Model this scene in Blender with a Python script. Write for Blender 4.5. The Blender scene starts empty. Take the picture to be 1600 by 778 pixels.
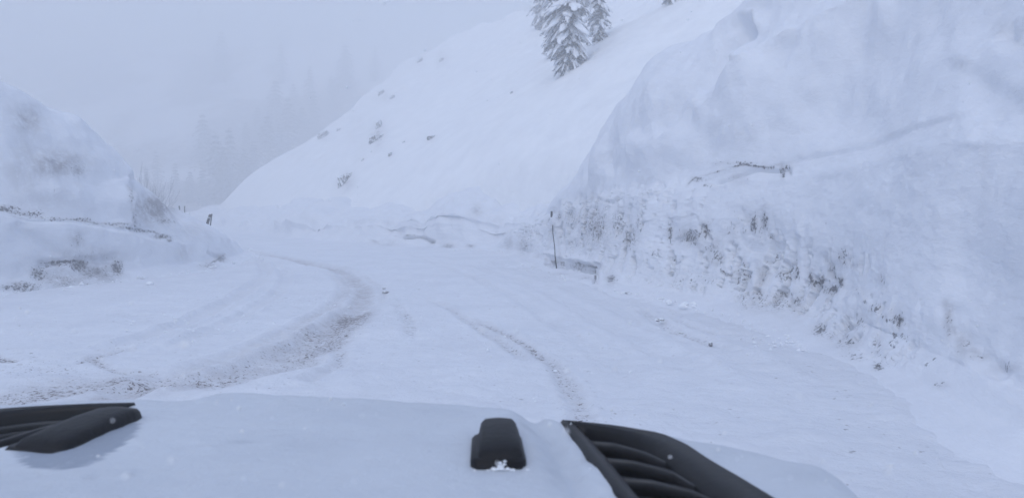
import bpy, bmesh, math, random
import numpy as np
from mathutils import Vector, Matrix

C = bpy.context.scene.collection
SC = bpy.context.scene

# ------------------------------------------------------------------ camera
CAM_H = 1.70
TILT = math.atan(64 / 1232.0)
F = 1232.0                      # focal length in photo pixels (photo is 1600 wide)
cam = bpy.data.cameras.new('camera')
co = bpy.data.objects.new('camera', cam)
C.objects.link(co)
co.location = (0, 0, CAM_H)
co.rotation_euler = (math.pi / 2 - TILT, 0, 0)
cam.sensor_width = 36
cam.lens = 36 * F / 1600
cam.clip_start = 0.02
cam.clip_end = 3000
cam.dof.use_dof = True
cam.dof.focus_distance = 14
cam.dof.aperture_fstop = 7.0    # a phone camera: near flakes go soft
SC.camera = co

# ------------------------------------------------------------------ light
SUN_EL, SUN_AZ = 52.0, -158.0     # azimuth clockwise from +Y (ahead)
w = bpy.data.worlds.new('World')
SC.world = w
w.use_nodes = True
nt = w.node_tree
bg = nt.nodes['Background']
sky = nt.nodes.new('ShaderNodeTexSky')
sky.sky_type = 'NISHITA'
sky.sun_disc = False
sky.sun_elevation = math.radians(SUN_EL)
sky.sun_rotation = math.radians(SUN_AZ)
sky.air_density = 1.6
sky.dust_density = 0.4
sky.ozone_density = 5.0
tint = nt.nodes.new('ShaderNodeMix')          # the cloud layer takes a little green out of the clear-sky blue
tint.data_type = 'RGBA'
tint.blend_type = 'MULTIPLY'
tint.inputs[0].default_value = 1.0
tint.inputs[7].default_value = (1.085, 0.962, 0.93, 1)
nt.links.new(sky.outputs[0], tint.inputs[6])
nt.links.new(tint.outputs[2], bg.inputs[0])
bg.inputs[1].default_value = 0.13
sun = bpy.data.lights.new('sun', 'SUN')
sun.energy = 1.1
sun.angle = math.radians(35)
sun.color = (1.0, 0.945, 0.90)
so = bpy.data.objects.new('sun', sun)
C.objects.link(so)
e, a = math.radians(SUN_EL), math.radians(SUN_AZ)
sd = Vector((math.cos(e) * math.sin(a), math.cos(e) * math.cos(a), math.sin(e)))
so.rotation_euler = sd.to_track_quat('Z', 'Y').to_euler()
so.location = sd * 50 
SC.view_settings.view_transform = 'Standard'
SC.view_settings.look = 'None'
SC.view_settings.exposure = 0.76
SC.view_settings.gamma = 1
SC.cycles.max_bounces = 6
SC.cycles.diffuse_bounces = 3
SC.cycles.volume_bounces = 3
SC.cycles.use_denoising = True
HAZE_DENSITY = 0.013

# ------------------------------------------------------------------ helpers
def ray(px, py):
    X = (np.asarray(px, float) - 800) / F
    Y = (389 - np.asarray(py, float)) / F
    c, s = math.cos(TILT), math.sin(TILT)
    # camera looks along +Y tilted down by TILT
    dx = X
    dy = c + Y * s
    dz = -s + Y * c
    return dx, dy, dz

def on_plane(px, py, z=0.0):
    dx, dy, dz = ray(px, py)
    t = (z - CAM_H) / dz
    return dx * t, dy * t

def at_depth(px, py, d):
    dx, dy, dz = ray(px, py)
    t = d / dy
    return Vector((float(dx * t), float(d), float(CAM_H + dz * t)))

def project(x, y, z):
    c, s = math.cos(TILT), math.sin(TILT)
    zz = z - CAM_H
    dep = y * c - zz * s
    up = y * s + zz * c
    dep = np.maximum(dep, 0.05)
    return 800 + F * x / dep, 389 - F * up / dep, dep

def _hash(ix, iy, iz, seed):
    n = (ix.astype(np.int64) * 374761393 + iy.astype(np.int64) * 668265263 + iz.astype(np.int64) * 2147483647 + seed * 1274126177) & 0xFFFFFFFF
    n = ((n ^ (n >> 13)) * 1274126177) & 0xFFFFFFFF
    n = ((n ^ (n >> 16)) * 2246822519) & 0xFFFFFFFF
    n = n ^ (n >> 15)
    return (n & 0xFFFFFF) / float(0xFFFFFF)

def vnoise(x, y, z, seed=0):
    x, y, z = np.broadcast_arrays(np.asarray(x, float), np.asarray(y, float), np.asarray(z, float))
    ix, iy, iz = np.floor(x), np.floor(y), np.floor(z)
    fx, fy, fz = x - ix, y - iy, z - iz
    fx = fx * fx * fx * (fx * (fx * 6 - 15) + 10)
    fy = fy * fy * fy * (fy * (fy * 6 - 15) + 10)
    fz = fz * fz * fz * (fz * (fz * 6 - 15) + 10)
    r = 0
    for a_ in (0, 1):
        wx = fx if a_ else 1 - fx
        for b_ in (0, 1):
            wy = fy if b_ else 1 - fy
            for c_ in (0, 1):
                wz = fz if c_ else 1 - fz
                r = r + wx * wy * wz * _hash(ix + a_, iy + b_, iz + c_, seed)
    return r * 2 - 1

def fbm(x, y, z=0.0, octs=4, seed=0, gain=0.5, lac=2.07):
    s, a_, f_ = 0, 1.0, 1.0
    for o in range(octs):
        s = s + a_ * vnoise(x * f_, y * f_, np.asarray(z) * f_, seed + o * 17)
        a_ *= gain
        f_ *= lac
    return s

def sstep(a_, b_, x):
    t = np.clip((x - a_) / (b_ - a_), 0, 1)
    return t * t * (3 - 2 * t)

def pdist(px, py, pts):
    """distance to a polyline, signed side (left of direction +), position along 0..1"""
    best = np.full(np.shape(px), 1e9)
    side = np.zeros(np.shape(px))
    along = np.zeros(np.shape(px))
    L = [math.dist(pts[i], pts[i + 1]) for i in range(len(pts) - 1)]
    tot = sum(L)
    acc = 0
    for i in range(len(pts) - 1):
        ax, ay = pts[i]
        bx, by = pts[i + 1]
        vx, vy = bx - ax, by - ay
        t = np.clip(((px - ax) * vx + (py - ay) * vy) / (vx * vx + vy * vy), 0, 1)
        dx, dy = px - (ax + t * vx), py - (ay + t * vy)
        d = np.hypot(dx, dy)
        m = d < best
        best = np.where(m, d, best)
        side = np.where(m, np.sign(vx * dy - vy * dx), side)
        along = np.where(m, (acc + t * L[i]) / tot, along)
        acc += L[i]
    return best, side, along

def props(o, label=None, cat=None, group=None, kind=None):
    if label: o['label'] = label
    if cat: o['category'] = cat
    if group: o['group'] = group
    if kind: o['kind'] = kind
    return o

def link(name, me, parent=None, mat=None, smooth=True):
    o = bpy.data.objects.new(name, me)
    C.objects.link(o)
    if mat is not None and not me.materials:
        for m in (mat if isinstance(mat, (list, tuple)) else [mat]):
            me.materials.append(m)
    if parent is not None: o.parent = parent
    if smooth and len(me.polygons):
        me.polygons.foreach_set('use_smooth', [True] * len(me.polygons))
    return o

def mesh_np(name, V, Fc):
    """V (n,3) float, Fc (m,k) int: quick mesh"""
    me = bpy.data.meshes.new(name)
    V = np.asarray(V, np.float32)
    Fc = np.asarray(Fc, np.int32)
    m, k = Fc.shape
    me.vertices.add(len(V))
    me.vertices.foreach_set('co', V.ravel())
    me.loops.add(m * k)
    me.loops.foreach_set('vertex_index', Fc.ravel())
    me.polygons.add(m)
    me.polygons.foreach_set('loop_start', np.arange(0, m * k, k, dtype=np.int32))
    me.polygons.foreach_set('loop_total', np.full(m, k, np.int32))
    me.update(calc_edges=True)
    return me

def grid_faces(nr, nc, keep=None):
    i = np.arange(nr - 1)[:, None] * nc + np.arange(nc - 1)[None, :]
    f = np.stack([i, i + 1, i + nc + 1, i + nc], -1)
    if keep is not None:
        return f[keep]
    return f.reshape(-1, 4)

def grid_mesh(name, P, attrs=None, flip=False, keep=None):
    nr, nc = P.shape[:2]
    f = grid_faces(nr, nc, keep)
    if flip: f = f[:, ::-1]
    me = mesh_np(name, P.reshape(-1, 3), f)
    for k, v in (attrs or {}).items():
        at = me.attributes.new(k, 'FLOAT', 'POINT')
        at.data.foreach_set('value', np.asarray(v, np.float32).ravel())
    return me

def grid_normals(P):
    du = np.gradient(P, axis=0)
    dv = np.gradient(P, axis=1)
    n = np.cross(dv, du)
    n /= np.maximum(np.linalg.norm(n, axis=-1, keepdims=True), 1e-9)
    return n

def empty(name, loc, rz=0):
    o = bpy.data.objects.new(name, None)
    o.empty_display_size = 0.2
    C.objects.link(o)
    o.location = loc
    o.rotation_euler = (0, 0, rz)
    return o

# ------------------------------------------------------------------ materials
def new_mat(name):
    m = bpy.data.materials.new(name)
    m.use_nodes = True
    n = m.node_tree
    b = n.nodes['Principled BSDF']
    return m, n, b

def N(n, t, **kw):
    x = n.nodes.new(t)
    for k, v in kw.items(): setattr(x, k, v)
    return x

def math_node(n, op, a_, b_=None, clamp=False):
    x = n.nodes.new('ShaderNodeMath')
    x.operation = op
    x.use_clamp = clamp
    for i, v in enumerate((a_, b_)):
        if v is None: continue
        if isinstance(v, (int, float)): x.inputs[i].default_value = v
        else: n.links.new(v, x.inputs[i])
    return x.outputs[0]

def noise(n, coord, scale, detail=4, rough=0.6, dist=0.0):
    x = n.nodes.new('ShaderNodeTexNoise')
    x.inputs['Scale'].default_value = scale
    x.inputs['Detail'].default_value = detail
    x.inputs['Roughness'].default_value = rough
    x.inputs['Distortion'].default_value = dist
    n.links.new(coord, x.inputs['Vector'])
    return x.outputs['Fac']

SNOW = (0.80, 0.83, 0.88, 1)
def snow_material(name, stretch=(1, 1, 1), fleck=9.0, bump=0.02, bump_scale=9.0, dirt_col=(0.095, 0.097, 0.112, 1), smudge_col=(0.33, 0.33, 0.355, 1), base=SNOW, rough=0.7, speck=0.0, grain=(1, 1, 1)):
    m, n, b = new_mat(name)
    g = N(n, 'ShaderNodeNewGeometry')
    mp = N(n, 'ShaderNodeMapping')
    mp.inputs['Scale'].default_value = stretch
    n.links.new(g.outputs['Position'], mp.inputs['Vector'])
    pos, spos = g.outputs['Position'], mp.outputs[0]
    # colour variation of the snow itself: a little grey grit and clean patches
    v = noise(n, pos, 0.7, 9, 0.78)
    mix0 = N(n, 'ShaderNodeMix', data_type='RGBA')
    mix0.inputs[6].default_value = base
    mix0.inputs[7].default_value = (base[0] * 0.85, base[1] * 0.855, base[2] * 0.87, 1)
    n.links.new(math_node(n, 'MULTIPLY', math_node(n, 'SUBTRACT', v, 0.35), 2.2, True), mix0.inputs[0])
    # smudge (soft, driven by an attribute)
    asm = N(n, 'ShaderNodeAttribute', attribute_name='smudge')
    n2 = noise(n, spos, fleck * 0.22, 7, 0.75)
    sm = math_node(n, 'MULTIPLY', asm.outputs['Fac'], math_node(n, 'MULTIPLY', math_node(n, 'SUBTRACT', n2, 0.28), 3.2, True), True)
    mix1 = N(n, 'ShaderNodeMix', data_type='RGBA')
    n.links.new(sm, mix1.inputs[0])
    n.links.new(mix0.outputs[2], mix1.inputs[6])
    mix1.inputs[7].default_value = smudge_col
    # dirt flecks (thresholded noise, coverage from an attribute)
    ad = N(n, 'ShaderNodeAttribute', attribute_name='dirt')
    n3 = noise(n, spos, fleck, 6, 0.72, 0.3)
    n3 = math_node(n, 'ADD', math_node(n, 'MULTIPLY', n3, 2.2), -0.6)
    th = math_node(n, 'SUBTRACT', math_node(n, 'ADD', n3, ad.outputs['Fac']), 1.0)
    fl = math_node(n, 'MULTIPLY', th, 8.0, True)
    # rare crumbs anywhere
    if speck:
        n5 = noise(n, pos, 14, 2, 0.5)
        n6 = noise(n, pos, 0.9, 3, 0.6)
        sp = math_node(n, 'MULTIPLY', math_node(n, 'SUBTRACT', math_node(n, 'ADD', n5, math_node(n, 'MULTIPLY', n6, 0.25)), speck), 12.0, True)
        fl = math_node(n, 'MAXIMUM', fl, math_node(n, 'MULTIPLY', sp, 0.6))
    mix2 = N(n, 'ShaderNodeMix', data_type='RGBA')
    n.links.new(math_node(n, 'MULTIPLY', fl, 0.9), mix2.inputs[0])
    n.links.new(mix1.outputs[2], mix2.inputs[6])
    mix2.inputs[7].default_value = dirt_col
    n.links.new(mix2.outputs[2], b.inputs['Base Color'])
    b.inputs['Roughness'].default_value = rough
    b.inputs['Specular IOR Level'].default_value = 0.25
    bp = N(n, 'ShaderNodeBump')
    bp.inputs['Strength'].default_value = 1.0
    bp.inputs['Distance'].default_value = bump
    mp2 = N(n, 'ShaderNodeMapping')
    mp2.inputs['Scale'].default_value = grain
    n.links.new(pos, mp2.inputs['Vector'])
    n4 = noise(n, mp2.outputs[0], bump_scale, 8, 0.66)
    n.links.new(n4, bp.inputs['Height'])
    n.links.new(bp.outputs[0], b.inputs['Normal'])
    return m

M_ROAD = snow_material('packed_snow', stretch=(1, 1.0, 1), fleck=24, bump=0.05, bump_scale=4.5, dirt_col=(0.085, 0.064, 0.062, 1), smudge_col=(0.34, 0.315, 0.325, 1), speck=0.83, base=(0.74, 0.77, 0.83, 1))
M_BANK = snow_material('cut_snow', stretch=(1.15, 0.8, 0.75), grain=(1, 0.5, 1.25), fleck=19, bump=0.03, bump_scale=6.0, speck=0.0, base=(0.76, 0.79, 0.85, 1))
M_HILL = snow_material('hill_snow', stretch=(1, 1, 1), fleck=3.0, bump=0.10, bump_scale=1.2, base=(0.88, 0.90, 0.93, 1))
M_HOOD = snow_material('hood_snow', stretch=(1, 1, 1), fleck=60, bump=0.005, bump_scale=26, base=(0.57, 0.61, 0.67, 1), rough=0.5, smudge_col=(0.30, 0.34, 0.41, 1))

def simple_mat(name, col, rough=0.6, metal=0.0, var=0.25, scale=6.0, bump=0.0, spec=0.5):
    m, n, b = new_mat(name)
    g = N(n, 'ShaderNodeNewGeometry')
    v = noise(n, g.outputs['Position'], scale, 5, 0.65)
    mix = N(n, 'ShaderNodeMix', data_type='RGBA')
    n.links.new(v, mix.inputs[0])
    mix.inputs[6].default_value = tuple(c * (1 - var) for c in col[:3]) + (1,)
    mix.inputs[7].default_value = tuple(min(1, c * (1 + var)) for c in col[:3]) + (1,)
    n.links.new(mix.outputs[2], b.inputs['Base Color'])
    b.inputs['Roughness'].default_value = rough
    b.inputs['Metallic'].default_value = metal
    b.inputs['Specular IOR Level'].default_value = spec
    if bump:
        bp = N(n, 'ShaderNodeBump')
        bp.inputs['Distance'].default_value = bump
        n.links.new(v, bp.inputs['Height'])
        n.links.new(bp.outputs[0], b.inputs['Normal'])
    return m

M_BLACK = simple_mat('black_plastic', (0.006, 0.006, 0.008), 0.45, var=0.3, scale=60, bump=0.0006, spec=0.22)
M_SLAT = simple_mat('lit_slat_plastic', (0.030, 0.031, 0.035), 0.45, var=0.4, scale=50, spec=0.45)  # paler than the frame plastic, so the slat edges look lit
M_RUBBER = simple_mat('black_rubber', (0.006, 0.006, 0.008), 0.5, var=0.8, scale=90, bump=0.0015, spec=0.2)
M_PAINT = simple_mat('white_car_paint', (0.62, 0.66, 0.70), 0.25, var=0.04, scale=3)
M_DARK = simple_mat('engine_bay_dark', (0.006, 0.006, 0.007), 0.9, var=0.3, scale=20)
M_NEEDLE = simple_mat('fir_needles', (0.024, 0.027, 0.032), 0.8, var=0.5, scale=5)
M_RIME = simple_mat('rimed_needles', (0.50, 0.53, 0.57), 0.8, var=0.4, scale=4)
M_FROST = simple_mat('frosted_needles', (0.38, 0.41, 0.45), 0.8, var=0.6, scale=4)
M_BARK = simple_mat('bark', (0.06, 0.05, 0.045), 0.9, var=0.4, scale=14, bump=0.02)
M_CLUMP = simple_mat('clump_snow', (0.80, 0.83, 0.88), 0.7, var=0.05, scale=3, bump=0.04)
M_ROCK = simple_mat('rock', (0.09, 0.085, 0.09), 0.85, var=0.5, scale=5, bump=0.08)
def rimed_rock():
    m, n, b = new_mat('rimed_rock')
    g = N(n, 'ShaderNodeNewGeometry')
    sx = N(n, 'ShaderNodeSeparateXYZ')
    n.links.new(g.outputs['Normal'], sx.inputs[0])
    v = noise(n, g.outputs['Position'], 5.0, 6, 0.7)
    v2 = noise(n, g.outputs['Position'], 2.0, 5, 0.7)
    f = math_node(n, 'ADD', math_node(n, 'MULTIPLY', sx.outputs[2], 1.1), math_node(n, 'MULTIPLY', math_node(n, 'SUBTRACT', v, 0.50), 4.5))
    f = math_node(n, 'MULTIPLY', f, 2.5, True)
    c = N(n, 'ShaderNodeMix', data_type='RGBA')
    n.links.new(v2, c.inputs[0])
    c.inputs[6].default_value = (0.05, 0.05, 0.055, 1)
    c.inputs[7].default_value = (0.16, 0.155, 0.16, 1)
    c2 = N(n, 'ShaderNodeMix', data_type='RGBA')
    n.links.new(f, c2.inputs[0])
    n.links.new(c.outputs[2], c2.inputs[6])
    c2.inputs[7].default_value = (0.80, 0.83, 0.88, 1)
    n.links.new(c2.outputs[2], b.inputs['Base Color'])
    b.inputs['Roughness'].default_value = 0.85
    return m
M_ROCK = rimed_rock()
M_POST = simple_mat('dark_post', (0.006, 0.006, 0.008), 0.7, var=0.3, scale=20, spec=0.15)
M_REFL = simple_mat('white_reflector', (0.7, 0.72, 0.75), 0.4, var=0.1, scale=20)
M_CHUNK = simple_mat('dirty_snow_chunk', (0.20, 0.20, 0.21), 0.85, var=0.8, scale=22, bump=0.02)
M_FLAKE = simple_mat('flake', (0.85, 0.87, 0.9), 0.7, var=0.02, scale=3)

# ------------------------------------------------------------------ ground
def G(px, py):
    x, y = on_plane(px, py, 0.0)
    return (float(x), float(y))

rng = np.random.default_rng(5)

def build_road():
    ys = [-8.0]
    y = -8.0
    while y < 150:
        y += 0.10 if y < 3.5 else max(0.028, 0.0062 * y)
        ys.append(y)
    ys = np.array(ys)
    xs = np.concatenate([np.arange(-75, -22, 0.6), np.arange(-22, -12, 0.12), np.arange(-12, 6.5, 0.045), np.arange(6.5, 10, 0.25)])
    Y, X = np.meshgrid(ys, xs, indexing='ij')
    Z = 0.05 * fbm(X * 0.25, Y * 0.25, 0, 3, 1) + 0.018 * fbm(X * 1.1, Y * 1.1, 0, 4, 9) + 0.010 * fbm(X * 5, Y * 5, 0, 4, 33) + 0.02 * np.maximum(0, fbm(X * 1.9, Y * 2.6, 0, 3, 35) - 0.35)
    dirt = np.zeros_like(X)
    smud = np.zeros_like(X)
    lay = fbm(X * 0.5, Y * 0.5, 3, 4, 50)
    def track(pix, width, depth, d0, s0, lo=0, hi=1, berm=0.5, fade=0.12):
        nonlocal Z, dirt, smud
        pts = [G(*p) for p in pix]
        # smooth the polyline
        q = np.array(pts)
        for _ in range(2):
            r = [q[0]]
            for i in range(len(q) - 1):
                r += [q[i] * 0.75 + q[i + 1] * 0.25, q[i] * 0.25 + q[i + 1] * 0.75]
            r.append(q[-1])
            q = np.array(r)
        wob = 0.12 * width * fbm(X * 2, Y * 2, 1, 3, 77)
        d, s, al = pdist(X, Y, [tuple(v) for v in q])
        d = np.maximum(0, d + wob)
        win = sstep(lo, lo + fade, al) * (1 - sstep(hi - fade, hi, al))
        core = np.exp(-(d / width) ** 4)
        Z = Z - depth * core * win + depth * berm * np.exp(-((d - 1.45 * width) / (0.35 * width)) ** 2) * win
        m = core * win * (0.9 + 0.25 * lay)
        dirt = np.maximum(dirt, 1.2 * d0 * m)
        smud = np.maximum(smud, s0 * m)
    # main curved track, sanded
    main = [(150, 640), (235, 612), (330, 596), (420, 560), (500, 520), (548, 488), (572, 462), (562, 440), (530, 420), (470, 408), (400, 396), (350, 378)]
    track([(-60, 650), (60, 625), (150, 612), (250, 600)], 0.45, 0.03, 0.36, 0.4, -1, 2)
    track(main, 0.23, 0.055, 0.24, 0.62, -1, 0.95, 0.5, 0.45)
    track([(330, 610), (420, 580), (490, 545), (545, 505), (568, 470)], 0.34, 0.03, 0.44, 0.6, -1, 1, 0.5, 0.2)
    track([(270, 612), (340, 598), (410, 572), (480, 538), (530, 500)], 0.46, 0.02, 0.40, 0.5, -1, 1, 0.3, 0.2)
    track([(230, 600), (400, 545), (470, 505), (530, 470), (545, 445), (520, 425), (440, 410)], 0.16, 0.03, 0.25, 0.35, -1, .8)
    track([(585, 480), (600, 462), (590, 442), (555, 424), (480, 408)], 0.12, 0.03, 0.0, 0.25)
    # older, drifted ruts
    track([(60, 590), (150, 555), (260, 515), (360, 470), (412, 435), (415, 415), (395, 398)], 0.16, 0.05, 0.0, 0.14)
    track([(180, 575), (290, 535), (390, 485), (440, 452), (450, 430), (430, 408)], 0.13, 0.04, 0.0, 0.10)
    track([(140, 560), (165, 582), (215, 592), (260, 580)], 0.08, 0.025, 0.42, 0.4)
    track([(120, 575), (180, 552), (225, 548)], 0.07, 0.025, 0.40, 0.35)
    track([(-20, 560), (10, 570), (35, 572)], 0.09, 0.02, 0.45, 0.3)
    track([(470, 610), (505, 590), (530, 568), (535, 545)], 0.09, 0.03, 0.40, 0.3)
    # ruts on the right
    track([(700, 480), (760, 506), (815, 535), (855, 562), (885, 598), (905, 640), (912, 670)], 0.10, 0.03, 0.36, 0.32, 0.15, 2)
    track([(640, 450), (700, 480), (760, 520), (815, 555), (840, 575)], 0.09, 0.03, 0.30, 0.22, 0.2, 1)
    track([(620, 470), (640, 500), (642, 530)], 0.10, 0.02, 0.35, 0.16)
    track([(1000, 480), (1030, 500), (1060, 515), (1110, 540), (1150, 550)], 0.10, 0.03, 0.38, 0.22)
    track([(1040, 490), (1100, 515), (1180, 525), (1260, 545)], 0.12, 0.03, 0.30, 0.15)
    # broad drift and plough lines sweeping along the right
    for k in range(5):
        track([(640 + 60 * k, 395 + 4 * k), (760 + 75 * k, 440 + 8 * k), (900 + 110 * k, 520 + 12 * k), (1020 + 130 * k, 620 + 16 * k)], 0.16 + 0.04 * k, 0.022, 0.0, 0.05)
    px, py, dep = project(X, Y, 0 * X)
    # grit scattered on the near left
    g1 = np.exp(-((px - 60) / 150) ** 2 - ((py - 590) / 35) ** 2)
    dirt = np.maximum(dirt, 0.34 * g1 * (Y > 0.5))
    g2 = np.exp(-((px - 215) / 90) ** 2 - ((py - 606) / 12) ** 2)
    dirt = np.maximum(dirt, 0.50 * g2 * (Y > 0.5))
    smud = np.maximum(smud, 0.5 * g2 * (Y > 0.5))
    # right lower flow line, toe of slumped snow
    d, s, al = pdist(X, Y, [G(1230, 545), G(1370, 590), G(1500, 640), G(1620, 700), G(1800, 800)])
    Z = Z + 0.05 * sstep(-0.3, 0.7, -s * d) * sstep(0, 0.1, al)
    P = np.stack([X, Y, Z], -1)
    me = grid_mesh('snowy_road', P, {'dirt': dirt, 'smudge': smud})
    o = link('snowy_road', me, None, M_ROAD)
    props(o, 'snow-packed mountain road curving left between high snow banks, with sanded wheel tracks', kind='structure')
build_road()

def build_ground():
    xs = np.linspace(-300, 300, 121)
    ys = np.linspace(-50, 330, 77)
    Y, X = np.meshgrid(ys, xs, indexing='ij')
    Z = -0.55 + 0.12 * fbm(X * 0.05, Y * 0.05, 0, 3, 3)
    me = grid_mesh('snow_ground', np.stack([X, Y, Z], -1), {'dirt': 0 * X, 'smudge': 0 * X})
    props(link('snow_ground', me, None, M_HILL), 'flat snow-covered ground under and beyond the road', kind='structure')
build_ground()

# plan of the right-hand bank: base x, base y, crest height, face height, setback of crest
RB = [
    (4.0, -9.0, 6.3, 2.6, 4.6), (3.8, 1.0, 6.5, 2.6, 4.6), (3.72, 5.8, 6.8, 2.6, 4.4), (3.95, 8.4, 7.0, 2.65, 4.2), (4.15, 10.7, 7.1, 2.6, 3.9), (3.75, 13.5, 7.0, 2.5, 3.6),
    (3.0, 15.3, 6.7, 2.4, 3.3), (2.3, 17.0, 6.3, 2.3, 3.0), (1.75, 19.5, 5.7, 2.2, 2.6), (1.3, 22.0, 4.7, 2.0, 2.2), (0.8, 25.0, 3.2, 1.7, 2.0),
    (0.0, 28.5, 2.3, 1.3, 1.9), (-1.7, 32.0, 2.0, 1.1, 2.0), (-5.5, 36.5, 1.8, 1.0, 2.2), (-10.3, 41.5, 1.7, .9, 2.6), (-17, 52, 1.8, .8, 3.4), (-28.8, 76, 2.0, .8, 5), (-44, 105, 2.0, .8, 6)]

# ------------------------------------------------------------------ hillside (mid distance)
RIDGE_X = np.array([-140, -60, -36, -34.7, -25.2, -20, -15.3, -8, -1.6, 2.9, 12, 60, 150.])
RIDGE_Y = np.array([84, 86, 88, 89, 94, 95, 112, 108, 97, 90, 96, 104, 110.])
def hill_z(x, y, detail=True):
    s = (x - 1.3) * 0.87 + (y - 22) * 0.49
    ss = np.where(s > 30, s, s)
    base = 0.70 * (np.sqrt(ss * ss + 2.0) + ss) * 0.5 - 0.55 + 0.9 * sstep(-6, 2, s) - 1.1 * (1 - sstep(2.0, 7, s))
    # keep it level far to the left / below the road
    yr = np.interp(x, RIDGE_X, RIDGE_Y)
    over = np.maximum(0, y - yr)
    base = base - 0.9 * (np.sqrt(over * over + 30) - math.sqrt(30))
    cap = 52.0
    base = np.where(base > cap * 0.7, cap * 0.7 + (cap * 0.3) * np.tanh((base - cap * 0.7) / (cap * 0.3)), base)
    if detail:
        am = sstep(0, 12, s)
        base = base + am * (0.8 * fbm(x * 0.055, y * 0.055, 0, 3, 5) + 0.13 * fbm(x * 0.4, y * 0.4, 0, 4, 8))
        # shallow gullies and drifts running down the face, rougher towards the ridge on the left
        c = (x - 1.3) * -0.49 + (y - 22) * 0.87
        am2 = am * sstep(20, 60, c)
        base = base + am2 * 0.55 * fbm(c * 0.22, s * 0.07, 2, 4, 21)
    return np.maximum(base, -3.0)

def hill_hit(px, py):
    dx, dy, dz = [float(v) for v in ray(px, py)]
    t = 15.0
    while t < 200:
        if CAM_H + dz * t < float(hill_z(np.array(dx * t), np.array(dy * t))): break
        t += 0.25
    return Vector((dx * t, dy * t, float(hill_z(np.array(dx * t), np.array(dy * t)))))

def build_hill():
    xs = np.concatenate([np.arange(-60, -30, 0.8), np.arange(-30, 30, 0.22), np.arange(30, 130, 1.6)])
    ys = np.concatenate([np.arange(-45, 14, 1.5), np.arange(14, 125, 0.25), np.arange(125, 150, 1.2)])
    Y, X = np.meshgrid(ys, xs, indexing='ij')
    Z = hill_z(X, Y)
    s = (X - 1.3) * 0.87 + (Y - 22) * 0.49
    px, py, dep = project(X, Y, Z)
    dirt = np.zeros_like(X)
    smud = np.zeros_like(X)
    fr = (Y > 25)
    for (cx, cy, rx, ry, d0, s0) in [(590, 212, 14, 20, .42, .5), (505, 213, 10, 8, 0, .35), (540, 287, 14, 16, .40, .45), (673, 217, 8, 5, .40, .3),
                                     (610, 243, 6, 6, .42, .3), (600, 152, 14, 8, 0, .35), (655, 96, 8, 10, 0, .3), (690, 92, 10, 14, 0, .3),
                                     (460, 300, 14, 16, .28, 0), (560, 215, 20, 40, .20, .12), (745, 328, 14, 10, 0, .25), (630, 175, 60, 60, 0.16, 0)]:
        g = np.exp(-((px - cx) / rx) ** 2 - ((py - cy) / ry) ** 2) * fr
        dirt = np.maximum(dirt, g * d0)
        smud = np.maximum(smud, g * s0)
    db, sb, ab = pdist(X, Y, [(r[0], r[1]) for r in RB])
    off = np.where(sb < 0, db, -db)
    Z = Z - 4.0 * (1 - sstep(1.0, 2.6, off))
    keep = ((s > -9) & (Z > -2.9))[:-1, :-1]
    me = grid_mesh('hillside', np.stack([X, Y, Z], -1), {'dirt': dirt, 'smudge': smud}, keep=keep)
    props(link('hillside', me, None, M_HILL), 'steep smooth snow-covered mountainside rising to the right beyond the road', kind='structure')
build_hill()

def far_z(x, y):
    z = -1.5 + 0.45 * np.maximum(0, y - 138 + 0.12 * x + 8 * fbm(x * 0.02, y * 0.02, 0, 3, 60))
    z = np.where(z > 40, 40 + 28 * np.tanh((z - 40) / 28), z)
    return z + 1.0 * fbm(x * 0.06, y * 0.06, 0, 3, 61)
def build_far():
    xs = np.linspace(-290, 200, 165)
    ys = np.linspace(100, 322, 100)
    Y, X = np.meshgrid(ys, xs, indexing='ij')
    me = grid_mesh('far_hillside', np.stack([X, Y, far_z(X, Y)], -1), {'dirt': 0 * X, 'smudge': 1.5 * sstep(0.05, 0.5, fbm(X * 0.06, Y * 0.03, 0, 4, 63))})
    props(link('far_hillside', me, None, M_HILL), 'distant wooded valley side almost lost in the falling snow', kind='structure')
build_far()

# ------------------------------------------------------------------ snow banks
def smooth_interp(s, S, Vv):
    """Catmull-Rom interpolation of rows Vv at parameter S"""
    S = np.asarray(S, float)
    Vv = np.asarray(Vv, float)
    i = np.clip(np.searchsorted(S, s) - 1, 0, len(S) - 2)
    t = (s - S[i]) / (S[i + 1] - S[i])
    m = np.gradient(Vv, S, axis=0)
    h = (S[i + 1] - S[i])
    shp = (-1,) + (1,) * (Vv.ndim - 1)
    t = t.reshape(shp); h = h.reshape(shp)
    return ((2 * t**3 - 3 * t**2 + 1) * Vv[i] + (t**3 - 2 * t**2 + t) * h * m[i] + (-2 * t**3 + 3 * t**2) * Vv[i + 1] + (t**3 - t**2) * h * m[i + 1])

# plan of the right-hand bank: base x, base y, crest height, face height, setback of crest


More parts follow.
